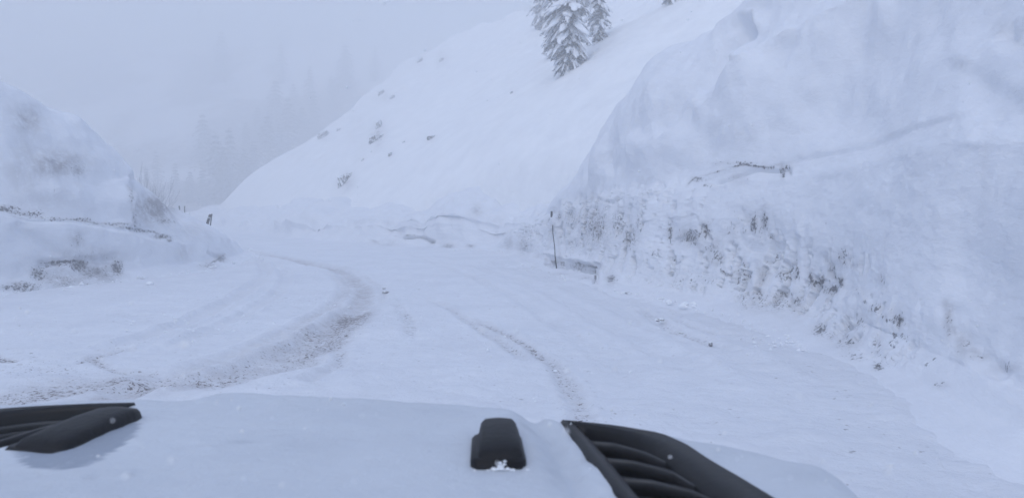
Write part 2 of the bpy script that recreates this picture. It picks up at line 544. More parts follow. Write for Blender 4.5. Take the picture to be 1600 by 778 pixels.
def bank_grid(rows, prof, n_near, out_sign, ns, nt):
    R = np.array(rows, float)
    arc = np.concatenate([[0], np.cumsum(np.hypot(np.diff(R[:, 0]), np.diff(R[:, 1])))])
    s = ns
    Q = smooth_interp(s, arc, R)
    tx, ty = np.gradient(Q[:, 0], s), np.gradient(Q[:, 1], s)
    # smooth the tangent so the back of the bank does not fold
    kern = np.ones(41) / 41
    def smt(v): return np.convolve(np.pad(v, 20, mode='edge'), kern, 'valid')
    tx, ty = smt(tx), smt(ty)
    L = np.hypot(tx, ty)
    nx, ny = out_sign * ty / L, -out_sign * tx / L
    tpar = nt
    out = np.zeros((len(s), len(tpar), 3))
    for i in range(len(s)):
        wz = prof(Q[i])
        ww = np.interp(tpar, np.linspace(0, 1, len(wz)), wz[:, 0])
        zz = np.interp(tpar, np.linspace(0, 1, len(wz)), wz[:, 1])
        out[i, :, 0] = Q[i, 0] + nx[i] * ww
        out[i, :, 1] = Q[i, 1] + ny[i] * ww
        out[i, :, 2] = zz
    # smooth across the profile to round the corners of the section
    for _ in range(10):
        out[:, 1:-1] = (out[:, :-2] + 2 * out[:, 1:-1] + out[:, 2:]) / 4
    return out, Q

def rprof(q):
    zc, zf, wc = q[2], q[3], q[4]
    return np.array([(-1.9, -0.14), (-0.7, 0.0), (-0.15, 0.05 * zf), (0.1, 0.13 * zf), (0.22, 0.30 * zf), (0.34, 0.5 * zf), (0.45, 0.7 * zf), (0.55, 0.88 * zf), (0.75, 1.0 * zf),
                     (0.55 + 0.22 * (wc - .55), zf + 0.22 * (zc - zf)), (.55 + .42 * (wc - .55), zf + 0.50 * (zc - zf)), (.55 + .62 * (wc - .55), zf + .74 * (zc - zf)), (.55 + .82 * (wc - .55), zf + .92 * (zc - zf)),
                     (wc, zc), (wc + 1.2, zc + 0.05), (wc + 3.2, zc - 0.5), (wc + 6, zc - 2.0), (wc + 9, zc - 8)])

def feature(P, Nn, px, py, dep, pts, width, amp, kind='groove', lo_fade=0.1):
    """push the surface along its normal near a line given by picture points; width in pixels, amp in metres"""
    d, s, al = pdist(px, py, pts)
    wx = fbm(P[..., 0] * 1.3, P[..., 1] * 1.3, P[..., 2] * 1.3, 4, 91)
    d2 = s * d + wx * width * 0.5
    win = sstep(0, lo_fade, al) * (1 - sstep(1 - lo_fade, 1, al))
    far = np.exp(-(np.maximum(0, d - 6 * width) / (3 * width)) ** 2)
    if kind == 'groove': v = np.exp(-(d2 / width) ** 2)
    elif kind == 'step': v = (sstep(-width, width, d2) - 0.5) * np.exp(-(d / (width * 7)) ** 2)
    elif kind == 'ridge': v = np.exp(-np.abs(d2) / width)
    return amp * v * win * far

def build_right_bank():
    R = np.array(RB)
    arc = np.concatenate([[0], np.cumsum(np.hypot(np.diff(R[:, 0]), np.diff(R[:, 1])))])
    # step along the bank grows with distance
    s = [0.0]
    while s[-1] < arc[-1] - 0.01:
        yy = s[-1] - 9.5
        s.append(s[-1] + (0.12 if yy < 4 else float(np.clip(0.0034 * yy, 0.022, 0.25))))
    s = np.array(s[:-1])
    t = np.concatenate([np.linspace(0, 0.47, 230), np.linspace(0.474, 0.80, 90), np.linspace(0.81, 1, 14)])
    P, Q = bank_grid(RB, rprof, None, 1, s, t)
    Nn = grid_normals(P)
    if np.mean(Nn[:, 60, 0]) > 0: Nn = -Nn       # outward: towards the road
    px, py, dep = project(P[..., 0], P[..., 1], P[..., 2])
    vis = (P[..., 1] > 1.0)
    x, y, z = P[..., 0], P[..., 1], P[..., 2]
    fz = Q[:, 3][:, None]
    lower = sstep(0.08, 0.3, z) * (1 - sstep(fz * 0.95, fz * 1.15, z))
    upper = sstep(fz * 0.95, fz * 1.3, z)
    # base relief
    D = 0.10 * fbm(x * 0.35, y * 0.3, z * 0.6, 3, 2) * sstep(0, 0.6, z)
    D = D + sstep(0.05, 0.4, z) * (0.020 * fbm(x * 1.2, y * 1.1, z * 2.8, 4, 6) + 0.006 * fbm(x * 5, y * 4.0, z * 9, 3, 7))
    D = D + upper * sstep(3, 14, y) * (0.26 * fbm(y * 0.30 + z * 0.16, z * 0.42 - y * 0.30, x * 0.2, 4, 12, 0.45))
    # broken, picked-over lower face
    zone = np.exp(-((py - (330 + (px - 870) * 0.33)) / 75) ** 2) * sstep(760, 860, px) * (1 - sstep(1330, 1480, px)) * vis
    streak = fbm(x * 4.2, y * 4.2, z * 1.9, 5, 31, 0.62)
    holes = sstep(0.25, 0.75, streak)
    D = D - lower * (0.004 + 0.16 * zone) * holes + (0.008 + 0.03 * zone) * lower * fbm(x * 3, y * 3, z * 1.5, 4, 37)
    # terrace blocks: vertical quantised chips left by the blower
    chip = np.floor(fbm(y * 0.9, z * 0.5, x * 0.3, 2, 41) * 3) / 3
    D = D + 0.10 * zone * chip * lower
    F_ = lambda *a_, **k: feature(P, Nn, px, py, dep, *a_, **k) * vis
    # layer line rising to the right, then upper ridges and hollows
    D = D + F_([(1075, 287), (1130, 268), (1225, 252), (1330, 228), (1430, 203), (1530, 170)], 4, -0.045, 'step')
    D = D + F_([(1110, 290), (1180, 262), (1225, 262), (1222, 278)], 3, -0.07)
    D = D + F_([(905, 275), (960, 262), (1060, 232), (1200, 190), (1290, 165), (1370, 125)], 28, -0.15, 'step')
    D = D + F_([(1070, 190), (1120, 140), (1160, 110), (1230, 68), (1330, 20), (1400, -20)], 26, 0.30, 'ridge')
    D = D + F_([(1160, 110), (1168, 75), (1180, 40), (1180, 10)], 12, 0.25, 'ridge')
    D = D + F_([(1000, 230), (1090, 150), (1150, 60), (1170, 20)], 26, -0.25)
    D = D + F_([(1480, 98), (1520, 106), (1560, 128), (1620, 160)], 9, -0.07, 'step')
    # vertical edge of an older cut near the right edge
    D = D + F_([(1530, 60), (1527, 140), (1525, 220), (1500, 320), (1482, 420), (1484, 490), (1530, 560), (1600, 615), (1680, 660)], 20, 0.085, 'step')
    D = D + F_([(1484, 470), (1488, 510), (1530, 555), (1580, 590)], 12, -0.045)
    D = D + F_([(1560, 45), (1580, 60), (1600, 40)], 14, -0.16)
    # ledge of the cut beside the marker pole
    D = D + F_([(850, 406), (880, 413), (932, 421)], 5, -0.26)
    D = D + F_([(848, 399), (885, 404), (930, 411)], 5, 0.10)
    D = D + F_([(931, 408), (930, 445)], 3.5, -0.12)
    D = D + F_([(878, 312), (872, 330), (874, 370), (878, 415)], 4, -0.10)
    D = D + F_([(900, 322), (930, 306), (948, 316), (966, 306), (967, 350)], 3, -0.06)
    D = D + F_([(1095, 350), (1105, 368), (1112, 376)], 2.5, -0.08)
    # far low bank: crack line
    D = D + F_([(620, 370), (650, 367), (680, 378)], 2.0, -0.22)
    D = D + F_([(575, 372), (600, 385), (620, 392)], 1.6, -0.10)
    D = D + F_([(430, 352), (560, 348), (700, 352), (800, 345)], 6, -0.25, 'step')
    # the far low bank is slumped and lumpy
    farb = sstep(24, 31, y)
    D = D + farb * sstep(0.1, 0.8, z) * (0.30 * fbm(x * 0.35, y * 0.35, 0, 3, 55) + 0.12 * fbm(x * 1.2, y * 1.2, z, 3, 56))
    P2 = P + Nn * D[..., None]
    P2[..., 2] += farb * sstep(0.9, 1.6, z) * 0.35 * fbm(x * 0.22, y * 0.22, 0, 3, 57)
    px, py, dep = project(P2[..., 0], P2[..., 1], P2[..., 2])
    # dirt
    dirt = np.zeros_like(px)
    smud = np.zeros_like(px)
    spots = [  # cx, cy, rx, ry, dirt, smudge
        (893, 345, 25, 22, .34, .25), (930, 355, 24, 34, .46, .45), (905, 380, 30, 10, .36, .2), (965, 350, 14, 20, .42, .25), (985, 372, 14, 22, .46, .3), (998, 352, 5, 22, .46, .2),
        (820, 385, 14, 18, .42, .25), (828, 362, 16, 14, .36, .15), (795, 378, 8, 14, .25, .35), (873, 340, 5, 10, .4, .5), (862, 355, 14, 14, .25, .3),
        (866, 410, 8, 6, .50, .4), (905, 416, 26, 4, .44, .4), (875, 428, 20, 3, .36, .2), (915, 434, 18, 4, .36, .2), (955, 436, 9, 9, .54, .5), (930, 430, 2.5, 14, .5, .4), (980, 458, 6, 3, .5, .2), 
        (1047, 362, 6, 20, .52, .4), (1080, 370, 22, 16, .50, .55), (1102, 360, 10, 16, .52, .5), (1110, 385, 22, 14, .30, .4), (1120, 402, 14, 14, .45, .4), (1140, 360, 14, 14, .34, .2), (1128, 424, 10, 6, .45, .2), (1025, 395, 9, 8, .42, .2),
        (1178, 350, 6, 18, .53, .5), (1195, 345, 7, 18, .53, .5), (1205, 370, 8, 10, .42, .25), (1190, 362, 26, 30, .28, .2), (1162, 365, 5, 12, .42, 0),
        (1163, 425, 3.5, 22, .56, .4), (1193, 425, 12, 20, .30, .45), (1222, 430, 12, 10, .46, .3), (1245, 425, 7, 16, .50, .3), (1267, 435, 6, 14, .56, .5), (1284, 440, 6, 14, .60, .5), (1300, 452, 14, 10, .56, .5), (1314, 440, 8, 12, .56, .5), (1318, 405, 12, 16, .44, .3), (1335, 415, 8, 8, .40, .3), (1300, 420, 8, 14, .42, .3),
        (1185, 465, 20, 24, .36, .35), (1215, 470, 16, 20, .42, .3), (1245, 470, 16, 20, .40, .3), (1160, 470, 14, 18, .36, .15), (1378, 437, 7, 10, .42, .3), (1340, 455, 14, 14, .34, .1),
        (1350, 470, 5, 6, .50, .2), (1372, 482, 14, 8, .50, .3), (1385, 495, 8, 8, .42, .2), (1404, 502, 10, 12, .58, .5), (1395, 490, 14, 14, .32, .2),
        (1282, 515, 12, 12, .54, .3), (1300, 525, 10, 10, .42, .2), (1325, 535, 22, 16, .40, .3), (1345, 505, 20, 20, .34, .2), (1370, 540, 14, 18, .42, .25), (1372, 572, 9, 8, .56, .3), (1335, 555, 20, 8, .40, .1), (1405, 530, 25, 16, .40, .0), (1395, 565, 25, 12, .34, .0),
        (1460, 565, 22, 8, .36, 0), (1470, 602, 14, 8, .42, .2), (1482, 500, 7, 26, .34, .45), (1505, 540, 14, 18, .30, .45), (1530, 556, 20, 8, .42, .3), (1570, 575, 22, 10, .36, .3), (1590, 530, 20, 40, .22, 0),
        (1150, 255, 50, 3.5, .44, .2), (1090, 280, 14, 6, .50, .2), (1223, 266, 4, 12, .58, .6), (1230, 262, 8, 8, .46, .2), (1200, 262, 18, 4, .46, .2), (1150, 278, 20, 10, .26, .2), (1105, 290, 12, 5, .42, .1),
        (1080, 440, 60, 20, .30, .1), (1040, 460, 50, 12, .24, .0), (1290, 350, 6, 4, .42, 0), (1370, 355, 4, 4, .40, 0), (1460, 405, 3, 4, .40, 0),
        (1563, 45, 12, 12, .0, .3), (1150, 345, 30, 24, .24, .0), (1540, 250, 8, 60, 0, .12), (1500, 100, 12, 6, 0.3, .2), 
        (650, 372, 30, 3.5, .30, .2), (700, 385, 14, 4, .48, .4), (735, 384, 8, 4, .50, .3), (605, 383, 26, 9, .30, .2), (675, 379, 6, 4, .48, .3), (560, 380, 12, 8, .25, .1), (708, 352, 6, 5, .36, .0), (745, 328, 10, 9, 0, .4), (600, 350, 80, 20, .18, 0.06), (780, 350, 12, 16, .22, .12), (840, 400, 10, 5, .3, .2)]
    wob = 1 + 0.35 * fbm(x * 1.7, y * 1.7, z * 1.7, 4, 71)
    for (cx, cy, rx, ry, d0, s0) in spots:
        g = np.exp(-(((px - cx) / rx) ** 2 + ((py - cy) / ry) ** 2) * wob) * vis
        dirt = np.maximum(dirt, g ** 0.7 * d0 * 1.15)
        smud = np.maximum(smud, 1.5 * g * s0)
    wl = 2.0 * fbm(x * 3, y * 3, z * 3, 3, 73)
    def line(pts, wid, d0, s0):
        nonlocal dirt, smud
        d, s_, al = pdist(px, py, pts)
        m = np.exp(-((d + wl * .5) / wid) ** 2) * vis * (0.75 + 0.5 * fbm(x * 2, y * 2, z * 2, 2, 74))
        dirt = np.maximum(dirt, d0 * m)
        smud = np.maximum(smud, s0 * m)
    line([(1074, 289), (1084, 279), (1110, 272), (1158, 257), (1200, 262), (1222, 256), (1224, 276)], 2.2, .72, .7)
    line([(1158, 257), (1225, 247), (1330, 226), (1430, 203), (1510, 178)], 1.6, 0, .16)
    line([(852, 405), (872, 410), (905, 412), (932, 418)], 2.4, .75, .7)
    line([(860, 410), (905, 420), (930, 424)], 2.4, .62, .6)
    line([(931, 412), (930, 443)], 1.6, .75, .7)
    line([(868, 331), (872, 370), (876, 412)], 2.0, .3, .5)
    line([(905, 320), (930, 307), (945, 315), (965, 307), (967, 345)], 1.6, .35, .45)
    line([(1478, 470), (1482, 500), (1500, 535), (1535, 557)], 6, .3, .5)
    line([(575, 374), (600, 384), (640, 392)], 1.6, .3, .4)
    line([(615, 369), (645, 367), (665, 371), (681, 378)], 1.3, .6, .7)
    # hollows of the broken face keep old grit
    dirt = np.maximum(dirt, 0.50 * zone * lower * holes)
    me = grid_mesh('snow_bank', P2, {'dirt': dirt, 'smudge': smud})
    o = link('snow_bank', me, None, M_BANK)
    props(o, 'towering blown-out snow bank along the right side of the road with dirty broken lower face', kind='structure')
    return P2, px, py
PR, PRx, PRy = build_right_bank()

LB = [  # left bank, listed from near to far: base x,y, crest z, face z, setback
    (-12.5, 2, 5.6, 1.6, 3.4), (-11.4, 9, 5.4, 1.55, 3.2), (-10.3, 15.6, 5.3, 1.55, 2.8), (-9.6, 17.6, 4.75, 1.45, 2.5), (-9.0, 20.0, 3.85, 1.3, 2.2), (-8.75, 22.5, 2.6, 1.1, 2.2), (-8.9, 25.0, 1.75, .9, 1.9),
    (-9.5, 28.0, 1.0, .6, 1.7), (-11.0, 32.0, .6, .4, 1.6), (-13.6, 36.5, .45, .3, 1.6), (-18, 41, .8, .4, 1.8), (-26, 47, 1.0, .4, 2.4), (-40, 60, 1.2, .5, 3)]

def lprof(q):
    zc, zf, wc = q[2], q[3], q[4]
    return np.array([(-1.0, -0.25), (-0.25, 0.0), (0.08, 0.16 * zf), (0.2, 0.40 * zf), (0.3, 0.65 * zf), (0.38, 0.85 * zf), (0.50, 1.0 * zf),
                     (.5 + .22 * (wc - .5), zf + .25 * (zc - zf)), (.5 + .42 * (wc - .5), zf + .5 * (zc - zf)), (.5 + .64 * (wc - .5), zf + .76 * (zc - zf)), (.5 + .84 * (wc - .5), zf + .94 * (zc - zf)),
                     (wc, zc), (wc + .8, zc - .05), (wc + 2.5, zc * .6), (wc + 5, -0.6)])

def build_left_bank():
    R = np.array(LB)
    arc = np.concatenate([[0], np.cumsum(np.hypot(np.diff(R[:, 0]), np.diff(R[:, 1])))])
    s = [0.0]
    while s[-1] < arc[-1] - 0.01:
        s.append(s[-1] + (0.15 if s[-1] < 9 else 0.06 if s[-1] < 45 else 0.2))
    s = np.array(s[:-1])
    t = np.concatenate([np.linspace(0, 0.8, 190), np.linspace(0.81, 1, 20)])
    P, Q = bank_grid(LB, lprof, None, -1, s, t)
    Nn = grid_normals(P)
    if np.mean(Nn[:, 60, 0]) < 0: Nn = -Nn
    x, y, z = P[..., 0], P[..., 1], P[..., 2]
    px, py, dep = project(x, y, z)
    vis = (y > 8)
    fz = Q[:, 3][:, None]
    upper = sstep(fz * 1.0, fz * 1.4, z)
    D = 0.09 * fbm(x * 0.6, y * 0.6, z * 0.6, 4, 102) * sstep(0, .4, z) * sstep(0.3, 1.2, Q[:, 2])[:, None]
    D = D + sstep(0.05, 0.4, z) * 0.018 * fbm(x * 2.6, y * 2.6, z * 2.6, 4, 106)
    D = D + upper * 0.22 * fbm(y * 0.5, z * 0.6, x * 0.3, 3, 112) * sstep(0.5, 2, Q[:, 2])[:, None]
    F_ = lambda *a_, **k: feature(P, Nn, px, py, dep, *a_, **k) * vis
    D = D + F_([(-40, 318), (0, 327), (50, 338), (130, 345), (210, 360), (265, 376), (300, 385)], 5, 0.22, 'step')
    D = D + F_([(-40, 326), (0, 333), (50, 344), (130, 350), (210, 364), (262, 378)], 3, -0.09)
    D = D + F_([(196, 275), (204, 310), (212, 357)], 4, 0.36, 'step')
    D = D + F_([(20, 345), (60, 380), (120, 400)], 8, -0.08)
    D = D + F_([(60, 412), (115, 405), (190, 402)], 6, -0.12)
    D = D + F_([(0, 448), (60, 452), (110, 450), (185, 440)], 5, -0.08)
    D = D + F_([(320, 395), (345, 402), (352, 398)], 3, -0.10)
    P2 = P + Nn * D[..., None]
    px, py, dep = project(P2[..., 0], P2[..., 1], P2[..., 2])
    dirt = np.zeros_like(px)
    smud = np.zeros_like(px)
    wob = 1 + 0.4 * fbm(x * 1.5, y * 1.5, z * 1.5, 4, 171)
    for (cx, cy, rx, ry, d0, s0) in [
        (90, 258, 45, 22, .20, .42), (40, 190, 26, 20, .10, .35), (120, 265, 20, 14, .32, .35), (40, 260, 30, 60, 0, .22), (60, 310, 60, 24, .15, .12),
        (88, 412, 24, 5, .52, .4), (124, 415, 16, 10, .55, .6), (60, 428, 14, 12, .54, .5), (183, 418, 10, 14, .55, .6), (150, 425, 40, 14, .34, .45), (40, 448, 24, 8, .50, .4), (100, 438, 50, 14, .32, .4), (10, 450, 16, 5, .42, .2), (130, 400, 60, 14, .25, .2), (120, 375, 12, 16, .28, .3), (95, 425, 60, 25, .2, .25),
        (10, 325, 22, 5, .50, .3), (45, 334, 20, 6, .48, .3), (90, 342, 20, 3, .46, .2), (125, 343, 14, 3, .54, .2), (180, 350, 40, 2.5, .46, .2), (222, 361, 14, 3, .54, .3), (252, 370, 14, 4, .56, .3), (265, 376, 6, 3, .5, .2),
        (206, 305, 5, 18, .36, .3), (242, 325, 32, 24, .30, .6), (255, 320, 14, 12, .36, .35), (212, 345, 4, 14, .36, .3), (255, 345, 20, 6, .42, .3),
        (345, 405, 9, 5, .48, .4), (325, 415, 20, 6, .34, .2), (290, 395, 16, 16, .2, .15), (300, 360, 30, 14, .2, .15), (220, 435, 10, 3, .4, .1)]:
        g = np.exp(-(((px - cx) / rx) ** 2 + ((py - cy) / ry) ** 2) * wob) * vis
        dirt = np.maximum(dirt, np.sqrt(g) * d0 * 1.2)
        smud = np.maximum(smud, 2.3 * g * s0)
    wl = 2.5 * fbm(x * 3, y * 3, z * 3, 3, 173)
    def line(pts, wid, d0, s0):
        nonlocal dirt, smud
        d, s_, al = pdist(px, py, pts)
        m = np.exp(-((d + wl * .5) / wid) ** 2) * vis * (0.8 + 0.5 * fbm(x * 1.2, y * 1.2, z * 2, 3, 174))
        dirt = np.maximum(dirt, d0 * m)
        smud = np.maximum(smud, s0 * m)
    line([(-40, 318), (0, 327), (30, 334), (60, 341), (130, 345), (210, 358), (240, 363), (266, 376)], 2.8, .68, .8)
    line([(200, 290), (205, 315), (212, 355)], 3, .45, .6)
    line([(350, 398), (345, 404), (325, 413)], 2, .5, .6)
    line([(0, 449), (30, 452), (60, 458), (110, 452), (150, 442)], 3, .45, .4)
    line([(68, 420), (85, 410), (115, 408)], 3, .6, .6)
    me = grid_mesh('snow_bank', P2, {'dirt': dirt, 'smudge': smud}, flip=True)
    o = link('snow_bank', me, None, M_BANK)
    props(o, 'tapering snow bank on the left inside the curve with a dark layer line and grey grit patch', kind='structure')
    return P2, px, py
PL, PLx, PLy = build_left_bank()

def bank_point(P, PX, PY, px, py, ymax=60):
    d = (PX - px) ** 2 + (PY - py) ** 2 + 1e6 * (P[..., 1] < 3)
    k = np.unravel_index(np.argmin(d), d.shape)
    return Vector([float(v) for v in P[k]])

# ------------------------------------------------------------------ conifers
def tube(V, Fc, pts, rad, seg=6):
    base = len(V)
    n = len(pts)
    for i, p in enumerate(pts):
        p = Vector(p)
        d = (Vector(pts[min(i + 1, n - 1)]) - Vector(pts[max(i - 1, 0)])).normalized()
        u = d.cross(Vector((0.3, 0.9, 0.1))).normalized()
        v = d.cross(u)
        for k in range(seg):
            a_ = 2 * math.pi * k / seg
            V.append(tuple(p + (u * math.cos(a_) + v * math.sin(a_)) * rad[i]))
    for i in range(n - 1):
        for k in range(seg):
            k2 = (k + 1) % seg
            Fc.append((base + i * seg + k, base + i * seg + k2, base + (i + 1) * seg + k2, base + (i + 1) * seg + k))

def blob(V, Fc, c, r, rnd, sx=1, sy=1, sz=0.5, rz=0.0, slope=0.0):
    """irregular low lump of snow, 5x8 rings"""
    base = len(V)
    rings, seg = 5, 8
    ph = [rnd.uniform(0, 6.28) for _ in range(4)]
    V.append((c[0], c[1], c[2] + r * sz))
    for i in range(1, rings):
        th = math.pi * i / rings
        for k in range(seg):
            a_ = 2 * math.pi * k / seg
            q = r * (1 + 0.22 * math.sin(2 * a_ + ph[0]) + 0.15 * math.sin(3 * a_ + ph[1] + i) + rnd.uniform(-.1, .1))
            lx, ly = q * math.sin(th) * math.cos(a_) * sx, q * math.sin(th) * math.sin(a_) * sy
            X = lx * math.cos(rz) - ly * math.sin(rz)
            Y = lx * math.sin(rz) + ly * math.cos(rz)
            V.append((c[0] + X, c[1] + Y, c[2] + r * sz * math.cos(th) * (0.45 if th > math.pi / 2 else 1) - 0.25 * q * sz * (math.sin(th)) - slope * lx))
    V.append((c[0], c[1], c[2] - r * sz * 0.4))
    last = len(V) - 1
    for k in range(seg):
        k2 = (k + 1) % seg
        Fc.append((base, base + 1 + k, base + 1 + k2, base + 1 + k2))
        for i in range(rings - 2):
            a0, b0 = base + 1 + i * seg, base + 1 + (i + 1) * seg
            Fc.append((a0 + k, b0 + k, b0 + k2, a0 + k2))
        a0 = base + 1 + (rings - 2) * seg
        Fc.append((a0 + k, last, a0 + k2, a0 + k2))

def mesh_py(name, V, Fc):
    me = bpy.data.meshes.new(name)
    out = []
    for f in Fc:
        if len(f) == 4 and f[2] == f[3]: out.append(f[:3])
        else: out.append(f)
    me.from_pydata([tuple(v) for v in V], [], out)
    me.update()
    return me

def conifer_meshes(h, r, seed, whorls, per, needles, frost=0.4, snow=0.6, low=0.06):
    rnd = random.Random(seed)
    tv, tf, nv, nf, fv, ff, sv, sf = [], [], [], [], [], [], [], []
    tube(tv, tf, [(0, 0, -0.6), (0.02 * h, 0, h * .3), (0.0, 0.01 * h, h * .7), (0, 0, h)], [0.022 * h, 0.018 * h, 0.009 * h, 0.002 * h])
    for i in range(whorls):
        u = (i + 0.5) / whorls
        z0 = h * (low + (1 - low) * u)
        rr = r * (1 - u) ** 0.75 * rnd.uniform(0.75, 1.1) * min(1, 0.38 + 2.4 * u)
        for k in range(per):
            a_ = 2 * math.pi * (k + 0.5 * (i % 2)) / per + rnd.uniform(-.35, .35)
            L = rr * rnd.uniform(0.42, 1.2)
            if L < 0.12: continue
            dx, dy = math.cos(a_), math.sin(a_)
            droop = rnd.uniform(0.45, 1.05)
            pts = []
            for j in range(5):
                t = j / 4
                pts.append((dx * L * t, dy * L * t, z0 + L * (0.12 * t - droop * t * t)))
            tube(tv, tf, pts[::2], [0.012 * h * (1 - u) + .01, 0.01, 0.004], 4)
            for j in range(needles):
                t = rnd.uniform(0.12, 1.05)
                wv = (0.42 * L + 0.1) * math.sin(min(1, t) * 2.6 + .3) * rnd.uniform(-1, 1)
                q = (dx * L * t - dy * wv * .8, dy * L * t + dx * wv * .8, z0 + L * (0.12 * t - droop * t * t) - abs(wv) * .45 - rnd.uniform(0, .16) * r * .5)
                ln = rnd.uniform(.06, .16) * (r * 0.55 + .4)
                wd = ln * rnd.uniform(.25, .5)
                b_ = a_ + rnd.uniform(-1.0, 1.0) + (0.8 if wv > 0 else -0.8)
                dv = Vector((math.cos(b_), math.sin(b_), rnd.uniform(-1.3, -0.1))).normalized()
                sd_ = dv.cross(Vector((rnd.uniform(-1, 1), rnd.uniform(-1, 1), rnd.uniform(-.3, 1)))).normalized() * wd
                qv = Vector(q)
                tgt = (fv, ff) if rnd.random() < frost else (nv, nf)
                b0 = len(tgt[0])
                tgt[0].extend([tuple(qv - sd_ * .5), tuple(qv + sd_ * .5), tuple(qv + dv * ln + sd_ * .15), tuple(qv + dv * ln - sd_ * .2)])
                tgt[1].append((b0, b0 + 1, b0 + 2, b0 + 3))
            if rnd.random() < snow:
                for t in (rnd.uniform(.3, .5), rnd.uniform(.6, .8), rnd.uniform(.85, 1.0)):
                    rad_ = L * rnd.uniform(0.14, 0.34) * (1.1 - .4 * t) + .04
                    for q_ in range(2):
                        t2 = t + rnd.uniform(-.09, .09)
                        blob(sv, sf, (dx * L * t2 + rnd.uniform(-.5, .5) * rad_, dy * L * t2 + rnd.uniform(-.5, .5) * rad_, z0 + L * (0.12 * t2 - droop * t2 * t2) + rad_ * .2), rad_ * rnd.uniform(.6, 1.1), rnd, rnd.uniform(1.0, 1.9), rnd.uniform(.6, 1), rnd.uniform(.35, .6), a_, 2 * droop * t2 - .12)
    return tv, tf, nv, nf, fv, ff, sv, sf

def make_conifer(name, seed, h, r, whorls, per, needles, frost, snow, low=0.06):
    tv, tf, nv, nf, fv, ff, sv, sf = conifer_meshes(h, r, seed, whorls, per, needles, frost, snow, low)
    t = empty(name, (0, 0, 0))
    link('trunk', mesh_py('trunk', tv, tf), t, M_BARK)
    # crown: dark needles and rime-covered needles in one mesh, two materials
    n0 = len(nv)
    me = mesh_py('crown', nv + fv, nf + [tuple(i + n0 for i in f) for f in ff])
    me.materials.append(M_NEEDLE); me.materials.append(M_FROST)
    me.polygons.foreach_set('material_index', [0] * len(nf) + [1] * len(ff))
    link('crown', me, t, None, smooth=False)
    if sv: props(link('snow_load', mesh_py('snow_load', sv, sf), t, M_CLUMP), kind='stuff')
    return t

def copy_tree(o, name=None):
    c = o.copy(); C.objects.link(c)
    for ch in list(o.children):
        d = ch.copy(); C.objects.link(d); d.parent = c
    return c

def near_fir(px, py, h, r, seed, label, rz=0, lean=(0, 0), **kw):
    p = hill_hit(px, py)
    t = make_conifer('fir_tree', seed, h, r, **kw)
    t.location = p - Vector((0, 0, 0.3))
    t.rotation_euler = (lean[0], lean[1], rz)
    props(t, label, 'tree', 'snow-laden firs high on the slope')
    return t
near_fir(889, 112, 9.5, 1.42, 11, 'largest snow-laden fir, in the middle of the group on the slope', whorls=26, per=9, needles=100, frost=0.35, snow=1.0, low=0.02)
near_fir(864, 88, 7.5, 0.95, 12, 'frosted fir pressed against the left side of the largest fir', whorls=22, per=8, needles=60, frost=0.4, snow=0.5, low=0.02)
near_fir(848, 42, 8.0, 1.5, 13, 'leftmost fir of the group on the slope, its lowest branches just in view', whorls=22, per=9, needles=80, frost=0.4, snow=0.5, low=0.02)
near_fir(935, 66, 6.0, 0.75, 14, 'slim small fir standing apart to the right of the largest fir', whorls=20, per=7, needles=60, frost=0.35, snow=0.7, low=0.02)
near_fir(908, 18, 8.0, 1.25, 15, 'dark fir behind the largest fir, half hidden by it', whorls=20, per=9, needles=100, frost=0.35, snow=0.8, low=0.02)
near_fir(1046, 8, 4.0, 0.7, 16, 'lone fir sprig at the top edge of the picture above the big right bank', whorls=12, per=6, needles=40, frost=0.4, snow=0.5, low=0.02)
near_fir(953, 46, 0.7, 0.25, 17, 'tiny fir twig poking from the snow right of the slim fir', whorls=5, per=4, needles=10, frost=0.4, snow=0.2, low=0.1)

# trees in the fog
proto = []
for k in range(3):
    proto.append(make_conifer('distant_conifer', 40 + k, 12, 3.1 + .5 * k, 13, 6, 44, 0.5, 0.0))
    _cm = [c for c in proto[-1].children if c.name.startswith('crown')][0].data
    _cm.materials[0], _cm.materials[1] = M_NEEDLE, M_FROST
    [c for c in proto[-1].children if c.name.startswith('trunk')][0].data.materials[0] = M_FROST
far_spots = [  # px, py of the foot, depth, scale
    (318, 322, 122, .55), (338, 318, 122, .95), (352, 316, 116, .75), (366, 312, 124, 1.0), (384, 300, 120, .6), (296, 318, 135, .5), (276, 318, 140, .65),
    (398, 282, 132, .6), (419, 268, 140, .9), (436, 255, 145, .65), (452, 245, 150, 1.0), (474, 232, 150, .7), (492, 222, 155, .9), (462, 190, 165, .7), (430, 208, 168, 1.0), (484, 168, 170, .8), (520, 170, 165, .6),
    (402, 225, 170, .7), (362, 262, 150, .7), (322, 270, 148, 1.0), (386, 240, 155, .55), (246, 300, 150, .7), (228, 312, 138, .5), (540, 140, 180, .9), (585, 110, 180, .7), (345, 70, 185, 1.1), (160, 290, 145, .6), (440, 110, 175, .8)]
rr = random.Random(3)
where = ['standing just behind the road bend', 'on the fogged slope left of the ridge', 'high up in the fog']
used = [False] * 3
ORD = ['leftmost', 'second', 'third', 'fourth', 'fifth', 'sixth', 'seventh', 'eighth', 'ninth', 'tenth', 'eleventh', 'twelfth', 'thirteenth', 'fourteenth', 'fifteenth', 'sixteenth']
far_labels = [''] * len(far_spots)
for lo_, hi_, txt in ((290, 999, 'of the foggy conifers standing lowest, behind the road bend'), (222, 290, 'of the fogged conifers halfway up beside the slope'), (0, 222, 'of the faintest conifers high in the fog')):
    row = sorted([i for i, f in enumerate(far_spots) if lo_ <= f[1] < hi_], key=lambda i: far_spots[i][0])
    for k, i in enumerate(row):
        far_labels[i] = ORD[k] + (' ' if k == 0 else ' from the left ') + txt
